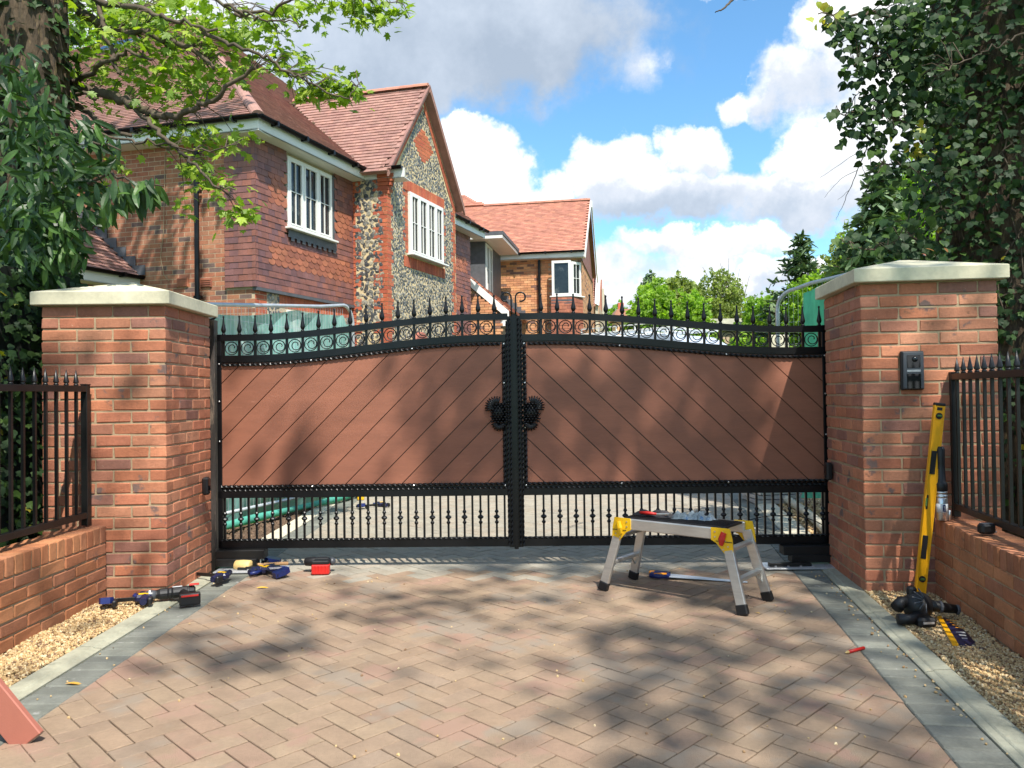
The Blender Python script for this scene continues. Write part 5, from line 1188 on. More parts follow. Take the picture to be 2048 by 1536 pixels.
def conifer(label, px, py_top, w, d, n_l, seed):
    random.seed(seed); x = D(px, 700, d).x; top = D(px, py_top, d).z; W_ = w*d/FPX/2; rt = thing('spruce_tree', label, 'tree', (x, d, 0))
    b = MB(); b.tube([(x, d, 0), (x, d, top*.6), (x, d, top)], [.16, .09, .015], 6); part('trunk', b, m_branch, rt, world=True)
    P = []; N_ = []; bb = MB()
    for l in range(n_l):
        t = l/n_l; z = top-(top)*.92*t**1.05-.08; r = W_*(.06+.94*t)
        for k in range(11):
            a = random.uniform(0, 6.28); rr = r*random.uniform(.75, 1.25); e = Vector((math.cos(a)*rr, math.sin(a)*rr, -.12*rr+.10*rr*random.random())); s_ = Vector((x, d, z+random.uniform(-.1, .1)))
            bb.tube([s_, s_+e], [.025, .006], 3, cap=False)
            m_ = max(4, int(rr*22))
            for j in range(m_):
                u = (j+1)/m_; P.append(tuple(s_+e*u+Vector((0, 0, -.06*u*rr)))); N_.append((e.x, e.y, e.z-.1))
    o = link('limbs', bb.mesh('limbs', m_branch), rt, Matrix.Identity(4), True); o['kind'] = 'stuff'
    P = np.array(P); N_ = np.array(N_); A = leaf_mats(P, rng.uniform(.16, .30, len(P)), (0, 0, 1), .5, (0, 0, 0), .6); o = link('needles', joined('needles', [(BLADE, A @ np.diag([.5, 1.2, 1, 1]), m_con)], m_con), rt, Matrix.Identity(4), True); o['kind'] = 'stuff'
conifer('tall blue green spruce standing above the trees near the right pillar', 1606, 470, 330, 34, 24, 21)
conifer('dark spruce partly hidden behind the hanging ivy at right', 1765, 335, 380, 22, 28, 22)
b = MB(); 
fh_ = thing('garden_hedge', 'bright lawn bank and hedge beyond the driveway', 'hedge', (4, 36, 0))
ell_crown(fh_, [(x, 33+random.uniform(-1, 1), 1.2, 1.8, 1.2, 2.6) for x in np.arange(5, 30, 1.8)], 9000, (.25, .45), m_tr1)
# ---- the tree overhead behind the camera whose shade dapples the drive
ov = thing('shade_tree', 'overhanging tree behind the viewpoint that dapples the drive', 'tree', (6.5, -9.0, 0))
trunk(ov, [(6.5, -9, -.1), (6.4, -8.8, 5), (6.0, -8.5, 10), (5.2, -8, 14)], (.45, .2))
# how open the crown is, by where its shade falls (x, y on the drive or height on the gate)
SH_BASE = .22
SH = [(1330, 1050, 500, 60, .96), (1270, 1140, 430, 24, .85), (620, 1430, 720, 210, .02), (250, 1500, 340, 130, .0), (760, 1290, 300, 60, .12), (300, 1400, 300, 60, .05), (1530, 1440, 430, 230, .82), (1720, 1300, 300, 170, .70), (1900, 1350, 200, 250, .65), (1330, 1290, 200, 60, .80), (1400, 1185, 170, 36, .82), (1150, 1390, 60, 26, .30), (1330, 1250, 60, 20, .10), (1560, 1490, 160, 40, .55), (1700, 1420, 60, 30, .4), (1100, 1480, 90, 30, .3),
      (450, 1318, 150, 34, .88), (560, 1290, 70, 20, .8), (380, 1275, 60, 18, .75), (310, 1330, 50, 20, .7), (640, 1190, 150, 20, .6), (880, 1200, 120, 26, .7), (1000, 1325, 90, 20, .45), (760, 1235, 140, 18, .45), (1080, 1230, 110, 30, .45), (960, 1255, 40, 12, .05),
      (1350, 840, 370, 200, .97), (1572, 800, 46, 175, .02), (1210, 715, 36, 34, .5), (1210, 950, 50, 36, .5), (640, 850, 270, 190, .03), (950, 830, 130, 200, .95), (830, 790, 56, 110, .75), (598, 900, 44, 80, .95), (560, 860, 36, 60, .6), (790, 710, 60, 36, .6), (500, 720, 80, 30, .3), (470, 800, 30, 80, .3),
      (190, 750, 140, 220, .12), (260, 980, 120, 160, .25), (100, 1150, 140, 100, .5), (370, 850, 50, 240, .45), (1830, 780, 170, 260, .60), (1850, 1050, 150, 170, .75), (1790, 720, 50, 40, .1), (1880, 690, 50, 40, .15), (1960, 1150, 120, 120, .75), (120, 1280, 140, 60, .2)]
def canopy(n):
    P = []; tries = 0
    while tries < n:
        tries += 1; zc = random.uniform(13, 15.2); hx_, hy_ = random.uniform(-5.4, 5.0), random.uniform(1.2, 11.2)
        X, Y = hx_+.245*zc, hy_-.6*zc; h = (hx_, hy_, 0.0)
        side = None
        if hx_ < -3.2 and hy_ < 8.2: side = .55
        elif hx_ > 2.3 and hy_ > 6.6: side = .5
        elif hx_ > 3.3: side = .8
        elif hx_ < -3.2: continue
        if side is not None:
            if random.random() < -math.log(1-side)/4.0: P.append((X, Y, zc))
            continue
        if hy_ > 9.2: continue
        for yp, cond in ((4.85, abs(hx_) > 2.0), (5.74, abs(hx_) < 2.5)):
            z = zc-(yp-Y)/.6; x = X-.245*(zc-z)
            if 0 < z < 1.95 and cond: h = (x, yp, z); break
        else:
            if hy_ > 6.6: continue
        px, py, d = project(h); s = SH_BASE
        for cx, cy, rx, ry, v in SH:
            q = ((px[0]-cx)/rx)**2+((py[0]-cy)/ry)**2
            if q < 1: s = s+(v-s)*min(1, (1-q)*2.2)
        s *= 1+.6*(1-s)*math.sin(hx_*5.1+hy_*3.7)*math.sin(hy_*4.3-hx_*2.9+1)
        if random.random() < min(1, -math.log(max(.02, 1-min(s, .98)))/4.0): P.append((X, Y, zc))
    return np.array(P)
P = canopy(45000); A = leaf_mats(P, rng.uniform(.09, .19, len(P)), (0, 0, 1), .5, (0, 0, 0), 1.0)
me = joined('crown', [(MAPLE, A, m_maple)], m_maple); o = link('crown', me, ov, Matrix.Identity(4), True); o['kind'] = 'stuff'
PQ = P[(P[:, 0] > 3.6) & (P[:, 1] < -4.5)]
for k in range(10):
    q = Vector(PQ[random.randrange(len(PQ))]); s_ = Vector((5.2, -8, 13.2)); branch(ov, [s_, s_.lerp(q, .5)+Vector((0, 0, .3)), q], .035, .008, name='limb')
# ================================================================ fences of the building site behind the gate
def heras(label, A, B, h0, h1, net_lo, curved=True, ncol=m_net, rng_=(0, 1)):
    """mesh panel from A to B (ground points) with heights, rounded top corner at B"""
    rt = thing('site_fence', label, 'fence', (A.x, A.y, 0)); A = Vector(A); B = Vector(B); u = B-A; L_ = u.length; e = u/L_
    H = lambda t: h0+(h1-h0)*t
    P = [A+up*.02, A+up*H(0)]+[A+u*t+up*H(t) for t in (.25, .5, .75)]
    r = .22
    for i in range(7):
        a = math.pi/2*i/6; P.append(B-e*(r-r*math.sin(a))+up*(H(1)-r+r*math.cos(a)))
    P.append(B+up*.05)
    b = MB(); b.tube([A+up*H(0)-e*.6]+P[1:], .021, 8); part('top_tube', b, m_galv, rt, world=True, smooth=True)
    b = MB(); b.tube([A+up*.05, A+up*H(0)], .019, 8); b.tube([A+up*.16, B+up*.16], .019, 8); part('frame_tube', b, m_galv, rt, world=True, smooth=True)
    w = MB(); n = int(L_/.055)
    for i in range(n):
        t = (i+.5)/n; w.tube([A+u*t+up*.15, A+u*t+up*(H(t)-(.02 if t < .92 else .1))], .0014, 3, cap=False)
    for i in range(8): z = .3+i*.25; w.tube([A+up*z, B+up*z], .0022, 3, cap=False)
    o = link('wire_mesh', w.mesh('wire_mesh', m_galv), rt, Matrix.Identity(4), True); o['kind'] = 'stuff'
    nn = Vector((-e.y, e.x, 0)); b = MB(); nx, nz = 46, 30; v = []
    for i in range(nx+1):
        for j in range(nz+1):
            t = rng_[0]+(rng_[1]-rng_[0])*i/nx; s_ = j/nz; top = H(t)-.045-.06*abs(math.sin(t*5.2)) - (.12 if t > .95 else 0); z = net_lo+(top-net_lo)*s_
            off = .03+.018*math.sin(t*23+s_*5)+.014*math.sin(t*61-s_*9)+.02*math.sin(s_*13+t*4)+(.16*max(0, .14-s_)/.14)*(.6+.4*math.sin(t*17))
            v.append(A+u*t-nn*off*(-1)+up*z)
    f = [(i*(nz+1)+j, (i+1)*(nz+1)+j, (i+1)*(nz+1)+j+1, i*(nz+1)+j+1) for i in range(nx) for j in range(nz)]
    b.add((v, f)); part('debris_net', b, ncol, rt, world=True, smooth=True)
    return rt
m_net2 = mat('teal_debris_net', [(.10,.42,.34)], .8, 3, .25, .4, 30, stretch=(1,1,.3), spots=[((.03,.20,.12), .64, 4), ((.20,.50,.42), .66, 7)], trans=.3)
heras('mesh site fence with pale green netting behind the left gate leaf', Vector((-2.98, 6.9, 0)), Vector((-2.02, 9.8, 0)), 2.13, 2.42, .02)
b = MB(); b.tube([(-2.86, 6.8, .07), (-2.60, 7.6, .08), (-2.36, 8.4, .07), (-2.05, 9.4, .06), (-1.9, 10.0, .05)], [.03, .045, .03, .04, .03], 7)
o = part('bundled_net', b, m_net2, bpy.data.objects['site_fence'], world=True, smooth=True)
heras('mesh site fence with teal netting behind the right gate leaf', Vector((4.15, 7.6, 0)), Vector((3.05, 8.8, 0)), 2.60, 2.42, .1, ncol=m_net2, rng_=(0, .80))
pp = thing('grey_pipe', 'pale plastic pipe lying on the gravel behind the right gate leaf', 'pipe', (2.9, 7, .05)); b = MB(); b.tube(curve([(2.62, 6.35, .05), (2.78, 7.0, .06), (2.98, 8.0, .05), (3.15, 9.2, .05)]), .045, 8); part('pipe_length', b, m_conc2, pp, world=True, smooth=True)
cbl = thing('black_cable', 'thin black cable looping behind the right gate leaf', 'cable', (2, 6.1, .1)); b = MB(); b.tube(curve([D(1478, 1046, 6.0), D(1530, 1033, 6.0), D(1590, 1032, 6.0), D(1630, 1042, 6.0), D(1660, 1060, 6.0)]), .004, 5); part('cord', b, m_bplas, cbl, world=True)
# stack of boards and a panel on site
bd = thing('board_stack', 'flat grey boards lying on the ground behind the right gate leaf', 'boards', G(1545, 1003)); p = G(1545, 1003)
for k in range(3): b = MB(); b.box((p.x, p.y+.02*k, .03+.05*k), (.55, .5, .04), rz=.1*k); part('board', b, m_galv, bd, world=True)
ph = thing('hoarding_panel', 'pale grey site panel standing beyond the right gate leaf', 'panel', D(1558, 700, 14)); q = D(1558, 676, 14); b = MB(); b.box((q.x, 14, 1.15), (.34, .04, 2.3), ch=.01); part('sheet', b, m_conc2, ph, world=True); b = MB(); b.box((q.x+.1, 14.05, .9), (.05, .05, 1.8)); part('prop', b, m_wood, ph, world=True)
# van with a roof rack parked beyond
vx = D(1350, 700, 17); vn = thing('parked_van', 'pale blue van with a roof rack parked beyond the gate', 'van', (vx.x, 17, 0)); FV = RZ(-.80) @ Matrix.Scale(1.13, 4)
m_van = mat('pale_blue_paint', [(.42,.50,.62)], .25, 1, .05, coord='obj', coat=.6)
prof = [(-1.9, .35), (1.95, .35), (2.0, .75), (1.85, 1.15), (1.25, 1.35), (.75, 2.0), (.35, 2.22), (-1.7, 2.25), (-1.88, 2.1)]
b = MB(); b.prism(prof, -.85, .85); part('body', b, m_van, vn, FV)
b = MB(); b.prism([(.72, 1.95), (1.20, 1.38), (.2, 1.38), (.2, 1.95)], -.87, -.852); b.prism([(-1.6, 1.4), (.05, 1.4), (.05, 1.95), (-1.6, 1.95)], -.87, -.852); part('side_window', b, m_glassd, vn, FV)
for x in (-1.25, 1.3):
    for y in (-.82, .82): b = MB(); b.lathe([(.20, -.11), (.33, -.10), (.35, 0), (.33, .10), (.20, .11)], 18, RX(math.pi/2)); w_ = part('wheel', b, m_bplas, vn, FV @ T((x, y, .35))); b = MB(); b.lathe([(.19, -.115), (.19, .115)], 12, RX(math.pi/2)); part('rim', b, m_steel, w_)
b = MB()
for x in (-1.5, -1.05, -.6, -.15, .3): b.tube([(x, -.75, 2.22), (x, -.75, 2.34), (x, .75, 2.34), (x, .75, 2.22)], .022, 5)
for y in (-.75, -.4, .4, .75): b.tube([(-1.75, y, 2.34), (.5, y, 2.34)], .02, 5)
for x in (-1.75, -1.3, -.85, -.4, .05, .5): b.tube([(x, -.75, 2.30), (x, -.75, 2.45)], .016, 4)
b.tube([(-1.75, -.75, 2.45), (.5, -.75, 2.45)], .016, 4); part('roof_rack', b, m_white, vn, FV)
# a long low outbuilding and an orange chimney far off
lb_ = thing('outbuilding', 'long low outbuilding with grey brown roof in front of the far trees', 'shed', (9.5, 34, 0)); p = D(1440, 655, 39); b = MB(); b.box((p.x+.9, 40, p.z/2-.2), (4.2, 2, p.z)); part('wall', b, m_hmortar, lb_, world=True)
b = MB(); b.prism([(-2.5, 0), (2.5, 0), (2.4, .75), (-2.4, .75)], 0, .1); 
part('roof', b, m_conc, lb_, T((p.x+.9, 38.8, p.z-.15)) @ RX(-.6), world=True)
fhh = thing('cottage', 'tiny orange brick cottage between spear tips and lime trees', 'house', D(1250, 700, 55)); p = D(1250, 640, 55); b = MB(); b.box((p.x, 55, 3.2), (1.6, 2, 6.4)); part('wall', b, m_ybrick, fhh, world=True)
b = MB(); b.prism([(-1.1, 0), (1.1, 0), (.7, .8), (-.7, .8)], -1.2, 1.2); part('roof', b, m_otile, fhh, T((p.x, 55, 6.4)), world=True); b = MB(); b.box((p.x-.3, 55, 7.3), (.4, .4, .9)); part('chimney', b, m_qbrick, fhh, world=True)
# ================================================================ things on the ground
# work platform
fa, fb, fc, fd_ = G(1206, 1180), G(1270, 1160), G(1478, 1230), G(1540, 1202)
ctr = (fa+fb+fc+fd_)/4; ux = ((fc-fa)+(fd_-fb)).normalized(); FW = frame((ctr.x, ctr.y), ux)
Lf = ((fc-fa).length+(fd_-fb).length)/2; Wf = ((fb-fa).length+(fd_-fc).length)/2
wp = thing('work_platform', 'folding aluminium work platform with yellow hinges in front of the right gate leaf', 'work platform', FW)
hz, Lt, Wt = .475, Lf-.21, .30
b = MB()
for s in (-1, 1): b.box((0, s*Wt/2, hz-.035), (Lt-.02, .026, .068), ch=.005); b.box((0, s*(Wt/2-.004), hz-.036), (Lt-.04, .030, .012))
part('side_rail', b, m_alu, wp)
b = MB(); b.box((0, 0, hz-.004), (Lt-.03, Wt-.05, .014), ch=.004)
for i in range(9): b.box((0, -Wt/2+.05+i*.025, hz+.004), (Lt-.06, .008, .006))
part('platform_deck', b, m_bplas, wp)
def bar_between(mb, p, q, w_, t_, ch=.004):
    p, q = Vector(p), Vector(q); d = (q-p); z = d.normalized(); y = Vector((0, 1, 0)); x = y.cross(z).normalized(); y = z.cross(x)
    M = Matrix(((x.x, y.x, z.x, (p.x+q.x)/2), (x.y, y.y, z.y, (p.y+q.y)/2), (x.z, y.z, z.z, (p.z+q.z)/2), (0, 0, 0, 1))); mb.add(cbox(w_, t_, d.length, ch), M); return M
for sx in (-1, 1):
    for sy in (-1, 1):
        top = Vector((sx*(Lt/2-.0), sy*(Wt/2), hz-.05)); bot = Vector((sx*Lf/2, sy*Wf/2, .035)); b = MB(); bar_between(b, top, bot, .058, .026); lg = part('leg', b, m_alu, wp)
        b = MB(); bar_between(b, bot+(top-bot).normalized()*.025, bot-(top-bot).normalized()*.035, .066, .036, .006); link('rubber_foot', b.mesh('rubber_foot', m_bplas), lg)
        hb_ = MB(); X_ = sx*(Lt/2); pr = [(X_-sx*.085, hz+.002), (X_+sx*.03, hz+.004), (X_+sx*.045, hz-.06), (X_+sx*.050, hz-.13), (X_+sx*.012, hz-.16), (X_-sx*.055, hz-.085), (X_-sx*.085, hz-.07)]
        yo = sy*(Wt/2+.016); hb_.prism(pr, yo-.004, yo+.004); hg = part('hinge', hb_, m_yel, wp)
        rv = MB()
        for (a, c) in ((-.06, -.02), (-.06, -.05), (-.01, -.02), (.02, -.10), (-.01, -.12), (.0, -.07)): rv.lathe([(.005, -.003), (.005, .003)], 7, T((X_+sx*a, yo+sy*.005, hz+c)) @ RX(math.pi/2))
        link('rivet', rv.mesh('rivet', m_steel), hg); rv = MB(); rv.box((X_+sx*-.005, yo+sy*.005, hz-.074), (.10, .003, .004)); link('hinge_slot', rv.mesh('hinge_slot', m_bplas), hg)
        if sy < 0: rv = MB(); rv.tube([(X_-sx*.002, yo-.012, hz-.02), (X_-sx*.015, yo-.016, hz-.06), (X_-sx*.02, yo-.010, hz-.095)], [.017, .020, .012], 8, flat=.6); link('locking_catch', rv.mesh('locking_catch', m_red if sx > 0 else m_yel), hg)
    for t in (.18, .62):
        a = Vector((sx*(Lt/2), 0, hz-.05)).lerp(Vector((sx*Lf/2, 0, .035)), t); yw = Wt+(Wf-Wt)*t; b = MB(); b.box(a, (.040, yw-.02, .022), ch=.004); part('rung', b, m_alu, wp)
    for sy in (-1, 1):
        t = .62; a = Vector((sx*(Lt/2), sy*Wt/2, hz-.05)).lerp(Vector((sx*Lf/2, sy*Wf/2, .035)), t); c = Vector((sx*(Lt/2), sy*Wt/2, hz-.05)).lerp(Vector((sx*Lf/2, sy*Wf/2, .035)), t+.17); b = MB(); b.tube([a-Vector((0, sy*.09, 0)), c-Vector((0, sy*.012, 0))], .006, 5); part('brace', b, m_alu, wp)
# things on it
gl = thing('work_gloves', 'crumpled grey and blue work gloves lying on the platform', 'gloves', FW @ T((.06, .02, hz+.008)))
def lump_mesh(nx, ny, lx, ly, h, seed, fn=None):
    r_ = np.random.default_rng(seed); ph_ = r_.uniform(0, 6, 6); v = []
    for i in range(nx+1):
        for j in range(ny+1):
            u, w_ = i/nx*2-1, j/ny*2-1; e = max(0, 1-(abs(u)**3+abs(w_)**3)); z = h*e**.4*(.45+.35*math.sin(u*5+ph_[0]+w_*3)+.25*math.sin(w_*8+ph_[1]-u*4)+.2*math.sin(u*13+ph_[2])*math.cos(w_*11))
            v.append((u*lx*(1+.12*math.sin(w_*6+ph_[3])), w_*ly*(1+.12*math.sin(u*7+ph_[4])), max(.001, z)))
    f = [(i*(ny+1)+j, (i+1)*(ny+1)+j, (i+1)*(ny+1)+j+1, i*(ny+1)+j+1) for i in range(nx) for j in range(ny)]
    return (v, f)
m_glove = mat('grey_blue_cloth', [(.17,.21,.235)], .85, 18, .4, .5, 90, coord='obj', spots=[((.05,.13,.26), .58, 12), ((.36,.37,.36), .66, 20)])
m_glove2 = mat('dark_cloth', [(.035,.032,.035)], .75, 18, .4, .5, 90, coord='obj', spots=[((.12,.06,.05), .62, 14)])
for k, (x, y, rz, sc_) in enumerate(((-.03, 0, .3, 1), (.06, .03, -.4, .8))): b = MB(); b.add(lump_mesh(16, 12, .09*sc_, .055, .045, 5+k), RZ(rz)); part('glove', b, m_glove, gl, T((x, y, 0)), smooth=True)
dk = thing('tool_roll', 'dark crumpled tool cloth with a red handled tool at the left of the platform', 'tool cloth', FW @ T((-.20, .02, hz+.008))); b = MB(); b.add(lump_mesh(20, 12, .13, .07, .035, 9)); part('cloth', b, m_glove2, dk, smooth=True)
b = MB(); b.tube([(-.07, -.07, .02), (-.01, -.075, .022), (.05, -.07, .02)], [.008, .012, .007], 8); part('handle', b, m_red, dk, smooth=True); b = MB(); b.tube([(.05, -.07, .02), (.13, -.05, .025)], .004, 6); part('blade', b, m_steel, dk)
# hand saw
p0, p1 = G(1304, 1155), G(1495, 1166); Fs = frame((p0.x, p0.y), p1-p0); Ls = (p1-p0).length
sw = thing('hand_saw', 'hand saw with blue and orange handle on the paving under the platform', 'saw', Fs)
b = MB(); b.add(orient([(.10, -.045, .02), (Ls, -.012, .004), (Ls, .022, .004), (.10, .055, .02), (.10, -.045, .022), (Ls, -.012, .006), (Ls, .022, .006), (.10, .055, .022)], [(0, 1, 2, 3), (4, 5, 6, 7), (0, 1, 5, 4), (1, 2, 6, 5), (2, 3, 7, 6), (3, 0, 4, 7)]))
for k in range(60): x = .11+(Ls-.13)*k/60; y = -.045+.033*(x-.1)/(Ls-.1); b.add(([(x, y, .02-.016*(x-.1)/(Ls-.1)), (x+.006, y, .02-.016*(x-.1)/(Ls-.1)), (x+.003, y-.004, .02-.016*(x-.1)/(Ls-.1))], [(0, 1, 2)]))
part('blade', b, mat('saw_steel', [(.62,.66,.72)], .3, 8, .06, metal=.5, coord='obj'), sw)
b = MB(); b.tube([(.12, -.045, .022), (.05, -.06, .024), (.0, -.04, .024), (-.005, .02, .024), (.03, .055, .024), (.12, .05, .022)], [.012, .016, .017, .016, .015, .012], 10, flat=1); b.tube([(.10, -.05, .022), (.115, 0, .022), (.10, .05, .022)], .013, 8); part('handle', b, m_blue, sw, smooth=True)
b = MB(); b.tube([(-.008, -.02, .03), (-.012, .01, .032), (.01, .04, .03)], .012, 8); b.tube([(.02, -.05, .035), (.06, -.04, .036), (.1, -.02, .034)], .009, 8); part('handle_grip', b, m_orange, sw, smooth=True)
# mallet
p0, p1 = G(487, 1143), G(566, 1134); Fm = frame((p0.x, p0.y), p1-p0); mt = thing('mallet', 'cream headed mallet with wooden shaft beside the left hinge post', 'mallet', Fm)
b = MB(); b.lathe([(.034, -.062), (.041, -.056), (.043, 0), (.041, .056), (.034, .062)], 18, T((0, 0, .042)) @ RZ(.9) @ RX(math.pi/2)); part('head', b, m_mallet, mt, smooth=True)
b = MB(); b.tube([(.03, 0, .045), (.15, .0, .035), (.32, .0, .022)], [.011, .012, .015], 10); part('shaft', b, m_wood, mt, smooth=True)
# quick clamps
def clamp(label, p0, p1, jaw=.0, lift=.0, m1=m_blue):
    k_ = 1.15; F = frame((p0.x, p0.y), p1-p0) @ Matrix.Diagonal((k_, k_, k_, 1)); L_ = (p1-p0).length/k_; rt = thing('bar_clamp', label, 'clamp', F @ T((0, 0, lift)), group=None)
    b = MB(); b.box((L_/2, 0, .025), (L_, .007, .020), ch=.001); part('bar', b, m_bmetal2, rt)
    b = MB(); b.prism([(0.0, -.012), (.055, -.012), (.06, .05), (.045, .085), (.0, .085), (-.012, .06)], -.016, .016, RX(-1.35)); part('fixed_jaw', b, m1, rt, T((L_*.78, -.0, .028)), smooth=False)
    b = MB(); b.box((-.012, .07, .026), (.022, .05, .036), ch=.006); b.box((L_*.78-.02, .07, .026), (.022, .05, .036), ch=.006); part('jaw_pad', b, m_bplas, rt)
    b = MB(); b.tube([(.02, .09, .026), (.02, .03, .026), (.03, -.03, .026), (.05, -.09, .026)], [.018, .026, .022, .018], 10); b.box((.03, 0, .026), (.085, .055, .042), ch=.012); part('body', b, m_navy, rt, smooth=False)
    b = MB(); b.tube([(.065, -.02, .026), (.085, -.06, .026), (.085, -.10, .026)], [.009, .012, .010], 8); part('trigger', b, m1, rt, smooth=True); b = MB(); b.box((.03, .0, .049), (.05, .02, .003)); part('badge', b, m_yel, rt)
    return rt
clamp('blue bar clamp lying behind the black drill at the left pillar foot', G(452, 1168), G(366, 1160), lift=.02)
clamp('blue bar clamp on the gravel left of the black drill', G(300, 1212), G(206, 1220), lift=.02)
clamp('blue bar clamp next to the cream mallet head', G(530, 1150), G(560, 1128))
clamp('short blue clamp in front of the mallet shaft', G(520, 1146), G(556, 1160))
clamp('blue clamp on the paving seen through the left gate leaf', G(770, 1013), G(712, 1018), m1=m_blue)
tz = thing('trestle_foot', 'yellow tipped trestle foot on the paving behind the left gate leaf', 'trestle', G(722, 1000)); p = G(722, 1000)
b = MB(); b.box((p.x, p.y, .12), (.05, .05, .24), ch=.005); b.box((p.x-.12, p.y+.1, .12), (.04, .04, .24)); part('leg', b, m_alu, tz, world=True); b = MB(); b.box((p.x, p.y-.005, .05), (.08, .07, .10), ch=.01); part('foot', b, m_yel, tz, world=True)
# drill
def drill(label, p0, ang, sc_, red=True, m0=m_bplas, batt=True):
    rt = thing('cordless_drill', label, 'drill', T((p0.x, p0.y, p0.z)) @ RZ(ang) @ Matrix.Scale(sc_, 4))
    b = MB(); b.lathe([(.012, -.12), (.022, -.115), (.024, -.10), (.030, -.085), (.030, -.05), (.027, -.045), (.030, -.04), (.030, -.03), (.027, -.025), (.030, -.02), (.031, .05), (.028, .052), (.028, .058), (.031, .06), (.027, .085), (.018, .092)], 14, T((0, 0, .045)) @ RY(math.pi/2)); part('body', b, m0, rt)
    b = MB(); b.box((.0, .0, .0765), (.05, .016, .003), ch=.001); part('body_label', b, m_galv, rt)
    b = MB(); b.lathe([(.004, -.20), (.006, -.16), (.024, -.152), (.0265, -.125), (.022, -.10)], 12, T((0, 0, .045)) @ RY(math.pi/2)); part('chuck', b, m_greyplas, rt, smooth=True)
    b = MB(); b.tube([(.03, -.02, .045), (.05, -.07, .04), (.06, -.12, .036)], [.024, .021, .022], 10, flat=.85); part('handle', b, m0, rt, smooth=True)
    b = MB(); b.box((.06, -.145, .036), (.105, .034, .062), ch=.006); bt_ = part('battery', b, m_bplas, rt); b = MB(); b.box((.085, -.010, .0815), (.05, .03, .006), ch=.002); b.box((.06, -.1630, .056), (.085, .004, .010), ch=.001); part('red_trim', b, m_red, rt); b = MB(); b.lathe([(.0268, -.14), (.0268, -.132)], 12, T((0, 0, .045)) @ RY(math.pi/2)); part('chuck_ring', b, m_white, rt)
    b = MB(); b.box((.06, -.126, .036), (.10, .012, .060), ch=.003); part('battery_seat', b, m0, rt)
    return rt
drill('black cordless drill lying on the dark border at the left pillar foot', G(352, 1206, 0)+Vector((0, .02, .01)), math.radians(24), 1.15, True)
# impact driver standing with its red battery to the camera
p = G(641, 1150); iv = thing('impact_driver', 'impact driver with a bright red battery facing the viewer on the paving', 'impact driver', (p.x, p.y+.03, 0))
b = MB(); b.box((0, -.02, .040), (.125, .055, .070), ch=.006); bt_ = part('battery', b, m_red, iv)
for k in range(5): b = MB(); b.box((-.048+k*.024, -.049, .04), (.016, .006, .056), ch=.002); part('battery_rib', b, m_red, iv)
b = MB(); b.box((0, 0, .088), (.12, .085, .026), ch=.006); b.box((.0, .0, .004), (.118, .07, .008)); part('battery_seat', b, m_bplas, iv)
b = MB(); b.lathe([(.02, -.11), (.03, -.10), (.034, -.04), (.034, .05), (.028, .075), (.01, .08)], 12, T((-.03, .07, .075)) @ RY(math.pi/2)); b.tube([(0, .03, .07), (.0, .07, .075)], .022, 8); part('motor_housing', b, m_bplas, iv, smooth=True)
b = MB(); b.lathe([(.028, 0), (.03, .012), (.02, .03), (.006, .034)], 10, T((.052, .07, .075)) @ RY(math.pi/2)); part('nose', b, m_greyplas, iv, smooth=True)
# leaves
def leafthing(label, px, py, s_, rz, m, z=.006, tmpl=None, base=0.0, tilt=.1):
    p = G(px, py, base); t = tmpl or LAUREL; o = thing('fallen_leaf', label, 'leaf', T((p.x, p.y, base+z)) @ RZ(rz) @ RX(tilt) @ Matrix.Scale(s_, 4), data=mk('fallen_leaf', t[0], t[1], m)); return o
leafthing('yellow fallen leaf on the paving below the blue clamps', 512, 1178, .10, -1.25, mat('yellow_leaf', [(.75,.45,.03)], .5, 10, .1))
leafthing('orange fallen leaf on the dark border blocks at left', 130, 1370, .085, -1.5, m_oleaf)
leafthing('tiny yellow leaf on the paving right of the platform foot', 1520, 1229, .035, .6, MATS['yellow_leaf'])
leafthing('tan curled leaf lying against the left pillar foot', 300, 1196, .09, -1.0, m_oleaf, tmpl=MAPLE, tilt=.7, z=.03)
leafthing('small dried brown leaf on the left pillar side of the drive', 330, 1183, .03, -1.0, m_wood, z=.01)
leafthing('brown leaf scrap on the paving before the gate centre', 1060, 1129, .03, .4, m_wood)
for k, (px, py, lab) in enumerate(((1852, 512, 'pink petal lying left on the right pillar cap'), (1869, 503, 'orange petal in the middle on the right pillar cap'), (1896, 505, 'orange petal lying right on the right pillar cap'))):
    p = D(px, py, 5.25); o = thing('fallen_leaf', lab, 'leaf', T(p) @ RZ(k*1.1) @ RX(.7) @ Matrix.Scale(.06, 4), data=mk('fallen_leaf', LAUREL[0], LAUREL[1], mat('pink_petal', [(.75,.30,.20)], .5, 10, .1, trans=.3)))
# red marker, brick chip
def stick(name, label, cat, a, b_e, r, m, tip=None):
    F = frame((a.x, a.y), b_e-a); L_ = (b_e-a).length; rt = thing(name, label, cat, F); b = MB(); b.tube([(0, 0, r), (L_*.82, 0, r)], r, 8); part('barrel', b, m, rt, smooth=True); b = MB(); b.tube([(L_*.82, 0, r), (L_*.93, 0, r), (L_, 0, r)], [r*.95, r*.6, r*.1], 8); part('tip', b, tip or m, rt, smooth=True)
stick('marker_pen', 'red marker pen lying beside the dark border at right', 'pen', G(1728, 1299), G(1690, 1309), .008, m_red, m_mallet)
stick('wood_chip', 'thin orange sliver on the concrete edging at the right pillar', 'wood chip', G(1676, 1160), G(1698, 1156), .005, m_board2)
